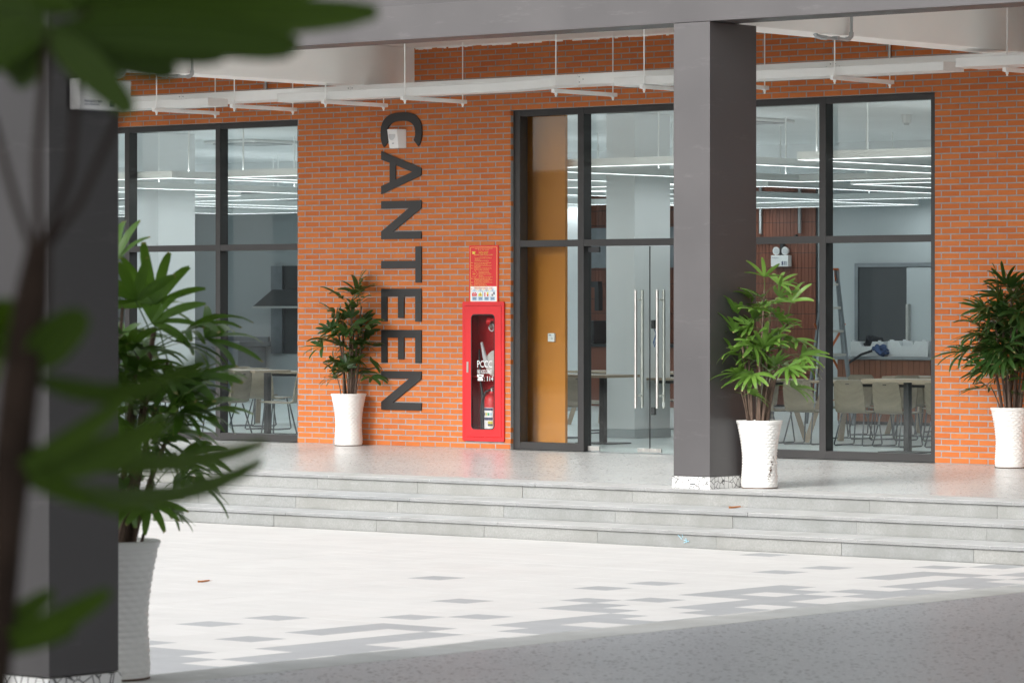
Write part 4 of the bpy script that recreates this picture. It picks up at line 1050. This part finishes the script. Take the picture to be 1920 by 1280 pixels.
for q, (a, b) in enumerate(((.8, 5.0), (1.45, 4.95), (2.1, 5.05), (2.75, 5.0), (3.4, 4.95))): chair(a, b, 180 + rng.uniform(-5, 5), ['veneer chair facing the glass beside the ladder foot', 'veneer chair facing the glass, second from the ladder', 'veneer chair facing the glass under the foam boxes', 'veneer chair facing the glass, second from the window edge', 'veneer chair facing the glass at the right window edge'][q], S)
for q, (a, b) in enumerate(((.3, 6.2), (1.0, 6.15), (1.7, 6.2), (2.4, 6.15), (.4, 7.6), (1.1, 7.65), (1.8, 7.6))): chair(a, b, (0 if q < 4 else 180) + rng.uniform(-5, 5), ['veneer chair in the second row, nearest the ladder', 'veneer chair in the second row, one along from the ladder', 'veneer chair in the second row below the left foam box', 'veneer chair in the second row below the right foam box', 'veneer chair against the counter front, left end', 'veneer chair against the counter front, middle', 'veneer chair against the counter front, right end'][q], S)
chair(-1.9, 3.15, 180, 'veneer chair behind the pedestal table, next to the orange partition', S); chair(-2.4, 4.6, 175, 'veneer chair showing only its back top left of the white column', S); chair(-3.0, 5.3, 180, 'veneer chair deep behind the glass doors, left one', S); chair(-2.6, 6.3, 185, 'veneer chair deep behind the glass doors, right one', S)
chair(-1.3, 1.25, 5, 'veneer chair in front of the pedestal table behind the fixed side pane', S)
chair(-.5, 4.95, 178, 'veneer chair right of the white column beyond the door handles', S); chair(-.1, 3.45, 4, 'veneer chair beside the dark column beyond the right door leaf', S)
chair(-4.98, 1.68, 112, 'veneer chair seen side-on at the right edge of the left window'); chair(-5.62, 1.36, 100, 'veneer chair seen side-on beside the black pedestal behind the left window')
chair(-6.62, 3.15, 10, 'veneer chair with dark hand slot behind the side-on pair'); chair(-6.2, 4.05, -6, 'veneer chair at the brick edge behind the left window'); chair(-6.75, 1.35, 8, 'veneer chair behind the left mullion of the left window', .98); chair(-7.35, 2.0, -80, 'veneer chair behind the palm leaves in the left window'); chair(-7.6, 3.9, 0, 'veneer chair at the second-row table behind the left window'); chair(-6.9, 5.4, 180, 'veneer chair on the far side of the second-row table behind the left window')

# ------------------------------------------------------------------ potted palms
def pot_mesh():
    prof = []
    Hh = .562; n = 108; rows = 118
    def rad(t):   # t 0 bottom .. 1 top
        return .150 - .012 * math.sin(min(1, t / .55) * math.pi * .5) ** 2 * (1 if t < .55 else 1) + (0 if t < .3 else .052 * ((t - .3) / .7) ** 1.9)
    mb = MB(); vs = []
    for i in range(rows + 1):
        t = i / rows; r0 = rad(t); z = .006 + t * (Hh - .006)
        amp = .006 * (1 if .03 < t < .935 else 0)
        rowf = t * 23.0
        for k in range(n):
            a = 2 * math.pi * k / n
            ph = .5 * (int(rowf) % 2)
            lens = abs(math.sin(math.pi * (18 * k / n + ph)))
            fr = rowf - int(rowf)
            d = amp * (math.sin(math.pi * fr) ** .7) * (.35 + .65 * lens)
            if t >= .95: d = .006
            vs.append(((r0 + d) * math.cos(a), (r0 + d) * math.sin(a), z))
    fs = []
    for i in range(rows):
        for k in range(n):
            a, b = i * n + k, i * n + (k + 1) % n; fs.append((a, b, b + n, a + n))
    mb.add(vs, fs)
    rt = rad(1)
    mb.lathe([(rt + .006, Hh), (rt + .002, Hh + .006), (rt - .012, Hh + .006), (rt - .02, Hh - .004), (rt - .03, Hh - .05)], 54)
    mb.lathe([(0.0, .0), (.146, 0), (.150, .006)], 54)
    return mb.mesh('pot', 'pot_glaze', 55)
POT = pot_mesh()
RING = MB().lathe([(.1485, .0), (.1525, .001), (.153, .007), (.150, .010)], 48).mesh('base_ring', 'pot_crack')
SOIL = MB().lathe([(0, .52), (.09, .528), (.172, .515)], 24).mesh('soil', 'soil')
def leaflet(mb, hub, d0, L, W_, droop, twist, r, up=Vector((0, 0, 1)), seg=6, bend=0.0):
    """one leaflet as a folded strip that leaves hub along d0 and bends down"""
    d = Vector(d0).normalized(); p = Vector(hub); st_ = L / seg
    side = d.cross(up)
    if side.length < 1e-3: side = Vector((1, 0, 0))
    side.normalize(); side = (Matrix.Rotation(twist, 3, d) @ side)
    o = len(mb.v); vs = []
    prof = [.34, .74, .97, 1.0, .93, .74, .36]
    for i in range(seg + 1):
        t = i / seg; w_ = W_ / 2 * prof[min(6, round(t * 6))]
        nrm = side.cross(d).normalized()
        fold = .22 * w_
        j = r.uniform(-.04, .04) if i == seg else 0
        vs += [p - side * w_ + nrm * fold, p - d * (0.12 * w_ if i == seg else 0), p + side * w_ + nrm * fold + d * j * L]
        mb.attr.setdefault('along', []).extend([t] * 3); mb.attr.setdefault('across', []).extend([0, .5, 1])
        p = p + d * st_
        d = (d + Vector((0, 0, -1)) * droop / seg * (0.35 + 1.3 * t) + side * bend / seg).normalized()
        side = (side - d * side.dot(d)).normalized()
    fs = []
    for i in range(seg):
        a = 3 * i
        fs += [(a, a + 1, a + 4, a + 3), (a + 1, a + 2, a + 5, a + 4)]
    mb.add(vs, fs, 0)
def fan_mesh(seed, mats, nl, L, W_, droop, pet):
    """a palm leaf: petiole along +X, then leaflets spread as a fan"""
    r = random.Random(seed); mb = MB()
    path = [Vector((0, 0, 0)), Vector((pet * .35, 0, pet * .25)), Vector((pet * .7, 0, pet * .38)), Vector((pet, 0, pet * .40))]
    spread = R(r.uniform(62, 88))
    hub = path[-1]
    for k in range(nl):
        u = (-1 + 2 * k / (nl - 1)) if nl > 1 else 0
        a = u * spread + r.uniform(-.06, .06)
        d = Vector((math.cos(a), math.sin(a), .28 - .10 * abs(u) + r.uniform(-.08, .16)))
        leaflet(mb, hub, d, L * (1 - .22 * abs(u)) * r.uniform(.88, 1.08), W_ * r.uniform(.8, 1.12) * (1 - .15 * abs(u)), droop * r.uniform(.6, 1.5), r.uniform(-.35, .35), r)
    nv = len(mb.v); mb.tube(path, [.0032, .0028, .0024, .0022], 5, 1)
    nx = len(mb.v) - nv; mb.attr['along'].extend([0] * nx); mb.attr['across'].extend([0] * nx)
    return mb.mesh('leaf', mats, 60)
def fan_set(mat, base):
    return [fan_mesh(base + q, [mat, 'petiole'], 5 + q % 4, .225 + .025 * (q % 3), .050, .55 + .2 * (q % 3), .12 + .03 * (q % 3)) for q in range(9)]
FANS = {m_: fan_set(m_, 100 * i) for i, m_ in enumerate(('leaf_fresh', 'leaf_dark', 'leaf_mid'))}
FANS['slim_dark'] = [fan_mesh(700 + q, ['leaf_dark', 'petiole'], 6 + q % 4, .27 + .02 * (q % 3), .036, .75 + .2 * (q % 3), .13 + .03 * (q % 3)) for q in range(9)]
FANS['slim_mid'] = [fan_mesh(800 + q, ['leaf_mid', 'petiole'], 5 + q % 4, .225 + .025 * (q % 3), .046, .65 + .25 * (q % 3), .15 + .03 * (q % 3)) for q in range(9)]
FANS['slim_fresh'] = [fan_mesh(900 + q, ['leaf_fresh', 'petiole'], 5 + q % 4, .24 + .02 * (q % 3), .041, .55 + .25 * (q % 3), .12 + .03 * (q % 3)) for q in range(9)]
def potted(label, loc, stems, mat, seed, lscale=1.0, bare=.45, leafn=1.0, rz=None, lift=0.0, fans=None):
    """stems: (base u, base v, top u, top v, height, leaf count); u along the viewer's right, v away"""
    r = random.Random(seed)
    t = thing('potted_palm', label, 'potted plant', loc, group='white potted lady palms')
    p_ = put('pot', POT, t); p_.rotation_euler = (0, 0, r.uniform(0, 6.28) if rz is None else rz)
    put('soil', SOIL, p_); put('base_ring', RING, p_)
    for (bu, bv, tu, tv, hgt, nl) in stems:
        b = RGT * bu + FWD * bv + Vector((0, 0, .515)); e = RGT * tu + FWD * tv + Vector((0, 0, .56 + hgt))
        mid = (b + e) / 2 + Vector((r.uniform(-.015, .015), r.uniform(-.015, .015), 0)) - (RGT * tu + FWD * tv) * .10
        pts = []
        for k in range(9):
            s_ = k / 8; pts.append(b * (1 - s_) ** 2 + mid * 2 * s_ * (1 - s_) + e * s_ ** 2)
        rad = r.uniform(.0105, .0165) if hgt > .3 else .006
        MB().tube(pts, [rad * (1.15 - .45 * k / 8) * r.uniform(.9, 1.12) for k in range(9)], 7).build('cane', 'cane', t, smooth=70)
        nl = max(1, round(nl * leafn)); a0 = r.uniform(0, 6.28)
        for k in range(nl):
            s_ = 1 - (k / max(1, nl)) * (1 - bare) * (.9 if hgt > .5 else .6)
            q = b * (1 - s_) ** 2 + mid * 2 * s_ * (1 - s_) + e * s_ ** 2
            a = a0 + k * 2.399 + r.uniform(-.3, .3)
            me = FANS[fans or mat][r.randrange(9)]
            o = put('leaf', me, t, q)
            tilt = r.uniform(-.6, .6) + (.6 if k == 0 else .15 if k < 2 else -.1 - .25 * k / nl) + lift
            o.rotation_euler = (r.uniform(-.7, .7), -tilt, a)
            sc_ = lscale * r.uniform(.82, 1.12) * (1 if hgt > .25 else .75); o.scale = (sc_,) * 3
    return t
# bright palm beside the middle column
st_mid = [(-.02, .0, .04, -.02, 1.10, 9), (.02, .03, .10, .02, .98, 7), (-.06, -.02, -.115, 0, .80, 9), (-.075, .02, -.14, .02, .62, 4), (.05, -.03, .20, -.02, .60, 7), (.03, .05, .24, .06, .82, 6), (.0, -.05, .0, -.06, .50, 4), (.07, .02, .12, .02, .34, 2), (-.10, -.01, -.16, -.02, .26, 3), (-.09, 0, -.15, 0, .40, 3), (.02, -.06, .08, -.08, .42, 3)]
potted('bright green lady palm in white pot beside the middle column', (6.99, -5.10, 0), st_mid, 'leaf_fresh', 11, 1.0, .55, 1.1, fans='slim_fresh')
st_w = [(-.03, .02, -.11, .0, .66, 6), (.0, .0, .04, .02, 1.04, 6), (.04, .03, .14, .04, .96, 6), (-.05, -.02, -.06, .0, .80, 6), (.02, -.03, .06, -.02, .72, 5), (.06, .0, .16, .02, .66, 4), (-.08, .0, -.14, .02, .22, 3), (.07, -.02, .15, -.02, .26, 3), (.0, -.05, -.02, -.06, .20, 3), (.03, .05, .05, .06, .4, 2)]
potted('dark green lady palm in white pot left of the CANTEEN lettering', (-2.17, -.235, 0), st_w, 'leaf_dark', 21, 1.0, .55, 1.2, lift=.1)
st_r = [(-.08, .0, -.20, -.02, .62, 6), (-.03, .0, -.10, .0, 1.02, 9), (.0, .0, .0, .0, 1.05, 10), (.04, .0, .08, .0, .95, 9), (.06, .0, .16, .02, .86, 8), (-.05, -.04, -.16, -.05, .82, 8), (.02, -.04, .05, -.05, .78, 8), (.08, -.01, .22, 0, .7, 6), (-.09, .01, -.19, .0, .2, 3), (.0, .05, .02, .06, .6, 5), (-.02, -.06, -.06, -.07, .55, 5)]
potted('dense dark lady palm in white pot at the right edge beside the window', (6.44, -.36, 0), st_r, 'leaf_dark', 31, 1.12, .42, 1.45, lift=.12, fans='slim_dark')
st_l = [(.02, .0, .10, .0, .76, 10), (.06, .02, .17, .02, .88, 9), (-.02, .0, .04, .0, .96, 9), (-.08, 0, -.10, 0, .85, 6), (.03, -.04, .15, -.02, .62, 8), (.0, .05, .08, .05, .52, 6), (.07, .0, .22, .0, .42, 6), (.08, -.03, .17, -.03, .24, 6), (.11, .0, .19, .0, .20, 5), (-.05, -.05, .0, -.05, .75, 6), (.05, .05, .22, .06, .74, 7), (.02, -.07, .12, -.08, .28, 4)]
potted('tall lady palm in white pot half hidden behind the left column', (14.62, -19.90, 0), st_l, 'leaf_mid', 43, 1.0, .50, .95, lift=.04, fans='slim_mid')
# cracked glaze on the middle pot
cr_ = MB(); r = random.Random(5)
mid = [o for o in C.objects if o.get('label', '').startswith('bright green')][0]
for q in range(30):
    t = r.uniform(0, 1); zz = .09 + t * .17 + r.uniform(-.012, .012); a = TH - R(90) + R(28 + t * 22 + r.uniform(-5, 5))
    rr_ = .1475 - .006 * t + .001
    cr_.obox((rr_ * math.cos(a), rr_ * math.sin(a), zz), (0.004 * math.cos(a), .004 * math.sin(a), 0), (-math.sin(a) * r.uniform(.003, .007), math.cos(a) * r.uniform(.003, .007), .002), (0, 0, r.uniform(.0012, .0035)))
cr_.build('glaze_crack', 'pot_crack', mid)

# ------------------------------------------------------------------ near palm, out of focus
NO = CAM + FWD * 3.0
npz = thing('foreground_palm', 'blurred dark palm in the near left foreground with broad leaflets', 'plant', (NO.x, NO.y, 0))
npz.rotation_euler = (0, 0, TH)     # local x = viewer's right, y = away
K3 = 3.0 / FPX
def L3_(px_, py_, dd=0.0):
    s_ = (3.0 + dd) / 3.0
    return Vector(((px_ - 960) * K3 * s_, dd, 1.528 + (573 - py_) * K3 * s_))
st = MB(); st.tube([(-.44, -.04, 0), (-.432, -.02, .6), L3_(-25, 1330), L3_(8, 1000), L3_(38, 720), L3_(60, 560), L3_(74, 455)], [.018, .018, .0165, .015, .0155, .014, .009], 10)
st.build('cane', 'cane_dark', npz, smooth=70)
st = MB(); st.tube([(-.38, .0, 0), (-.37, .02, .9), L3_(150, 400, .05), L3_(240, 210, .08), L3_(300, 60, .1)], .004, 6); st.build('petiole', 'petiole', npz, smooth=70) if False else None
put('pot', POT, npz, (-.44, -.04, 0)); put('soil', SOIL, npz, (-.44, -.04, 0))
for a_, m_, b_, r0 in (((72, 470, 0), (70, 300, .01), (88, 60, 0), .0035), ((76, 480, 0), (130, 330, .04), (160, 20, .06), .0032), ((74, 480, 0), (150, 380, .06), (240, 180, .1), .003), ((70, 500, 0), (30, 380, .02), (-15, 220, .03), .003)):
    MB().tube([L3_(*a_), L3_(*m_), L3_(*b_)], r0, 6).build('petiole', 'cane_dark', npz, smooth=70)
def near_leaf(hub, items, seed):
    r = random.Random(seed); mb = MB()
    for (tip, wpx, arch, tw, dd) in items:
        h_ = L3_(*hub); e = L3_(tip[0], tip[1], dd); seg = 10
        ctrl = (h_ + e) / 2 + Vector((0, 0, arch * K3))
        side0 = None; vs = []
        for i in range(seg + 1):
            t = i / seg
            p = h_ * (1 - t) ** 2 + ctrl * 2 * t * (1 - t) + e * t * t
            d = ((ctrl - h_) * (1 - t) + (e - ctrl) * t).normalized()
            sd_ = d.cross(Vector((0, -1, 0))); sd_.normalize()
            sd_ = Matrix.Rotation(tw, 3, d) @ sd_
            pr = [.30, .55, .78, .93, 1.0, 1.0, .97, .90, .80, .66, .34][i]
            w_ = wpx * K3 / 2 * pr; nrm = sd_.cross(d)
            vs += [p - sd_ * w_ + nrm * w_ * .25, p, p + sd_ * w_ + nrm * w_ * .25]
            mb.attr.setdefault('along', []).extend([t] * 3); mb.attr.setdefault('across', []).extend([0, .5, 1])
        mb.add(vs, [f for i in range(seg) for f in ((3 * i, 3 * i + 1, 3 * i + 4, 3 * i + 3), (3 * i + 1, 3 * i + 2, 3 * i + 5, 3 * i + 4))])
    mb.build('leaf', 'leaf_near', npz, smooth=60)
# (tip pixel-scale offsets in plant space, width, arch, twist, depth)
near_leaf((90, 60, 0), [((560, 85), 84, 25, .25, .05), ((250, 212), 70, 14, .15, -.02), ((330, 138), 66, -5, .2, .12), ((-120, 190), 95, 50, .4, .0), ((-80, 60), 130, 10, .2, .1), ((215, 165), 84, 20, .3, .1), ((420, 105), 74, 10, .3, .05), ((20, 150), 110, 10, .3, .04)], 1)
near_leaf((150, 15, .06), [((708, 22), 80, -22, .2, .10), ((610, -25), 80, 30, .3, .18), ((480, -60), 90, 20, .3, .12), ((545, 98), 70, -12, .25, .12), ((-60, -30), 140, 40, .3, .1), ((250, -80), 150, 20, .3, .1), ((300, 110), 84, 0, .3, .12)], 2)
near_leaf((-40, 110, .02), [((24, 122), 40, 6, .3, .0)], 8)
near_leaf((48, 700, 0), [((160, 585), 84, 22, .4, -.03), ((395, 665), 40, -95, .6, -.02), ((300, 735), 46, -30, .5, .02), ((-60, 560), 80, 20, .4, .05)], 3)
near_leaf((25, 880, -.01), [((250, 735), 46, -20, .5, -.02), ((492, 862), 62, -125, .5, .7), ((310, 790), 70, -40, .35, .03), ((175, 945), 48, 10, .5, .02), ((265, 830), 58, -10, .3, .05)], 4)
near_leaf((20, 830, .03), [((498, 828), 58, -80, .5, .6), ((280, 965), 30, -60, .8, .03)], 5)
near_leaf((-30, 1215, 0), [((205, 1105), 62, -18, .6, -.02), ((100, 1110), 50, 20, .5, .03), ((140, 1180), 40, -10, .6, .04)], 6)
near_leaf((-20, 640, .03), [((20, 560), 60, 20, .5, 0), ((-60, 760), 90, 0, .3, .02)], 7)

# ------------------------------------------------------------------ emergency light on left column (faces the hall)
e2 = thing('emergency_light', 'white emergency light box with round lamps on the dark left column', 'emergency light', (15.182, -20.51, 2.165), R(90))
e2.location = (15.184, -20.565, 2.283)
MB().box(-.11, .165, -.062, -.002, 0, .118).build('case', 'plastic_white', e2, bevel=.006)
for sx in (-.03, .095):
    MB().tube([(sx, -.065, .165), (sx, -.02, .165)], [.042, .034], 18).build('lamp_head', 'plastic_grey', e2, smooth=40)
    MB().cyl((sx, -.068, .165), .034, .005, 18, axis='y').build('lens', 'clear_glass', e2)
MB().box(.02, .045, -.05, -.02, .118, .20).build('bracket', 'plastic_white', e2); MB().tube([(-.07, -.04, .165), (.14, -.04, .165)], .006, 8).build('bracket_arm', 'plastic_white', e2)
mb = MB(); wallprint(mb, 'Emergency light', -.085, -.0635, .028, .014, 0); mb.box(-.085, -.01, -.064, -.063, .018, .021); mb.box(.045, .07, -.064, -.063, .012, .034); mb.build('print', 'print_navy', e2)

# fallen leaves
def fallen(label, x, y, z, rz, s):
    mb = MB(); r = random.Random(3); seg = 6
    for i in range(seg + 1):
        t = i / seg; w_ = .5 * math.sin(math.pi * min(1, t * .94 + .06)) * .36
        mb.v += [((t - .5), -w_, .10 + .14 * abs(t - .45) + .05), ((t - .5), 0, .02 + .10 * t * t), ((t - .5), w_, .14 + .10 * t)]
    for i in range(seg):
        a = 3 * i; mb.f += [(a, a + 1, a + 4, a + 3), (a + 1, a + 2, a + 5, a + 4)]; mb.mi += [0, 0]
    mb.tube([(.5, 0, .1), (.62, .02, .18), (.72, .05, .16)], .012, 5)
    o = mb.build('fallen_leaf', 'dead_leaf', smooth=60, loc=(x, y, z)); o.scale = (s,) * 3; o.rotation_euler = (0, 0, rz); tag(o, label, 'leaf', 'fallen leaves')
fallen('curled orange fallen leaf lying on the white plaza tiles', 7.21, -11.915, PZ + .001, TH + .2, .085)
fallen('curled brown fallen leaf lying on the upper step', 7.278, -5.83, -.133, TH - .2, .10)
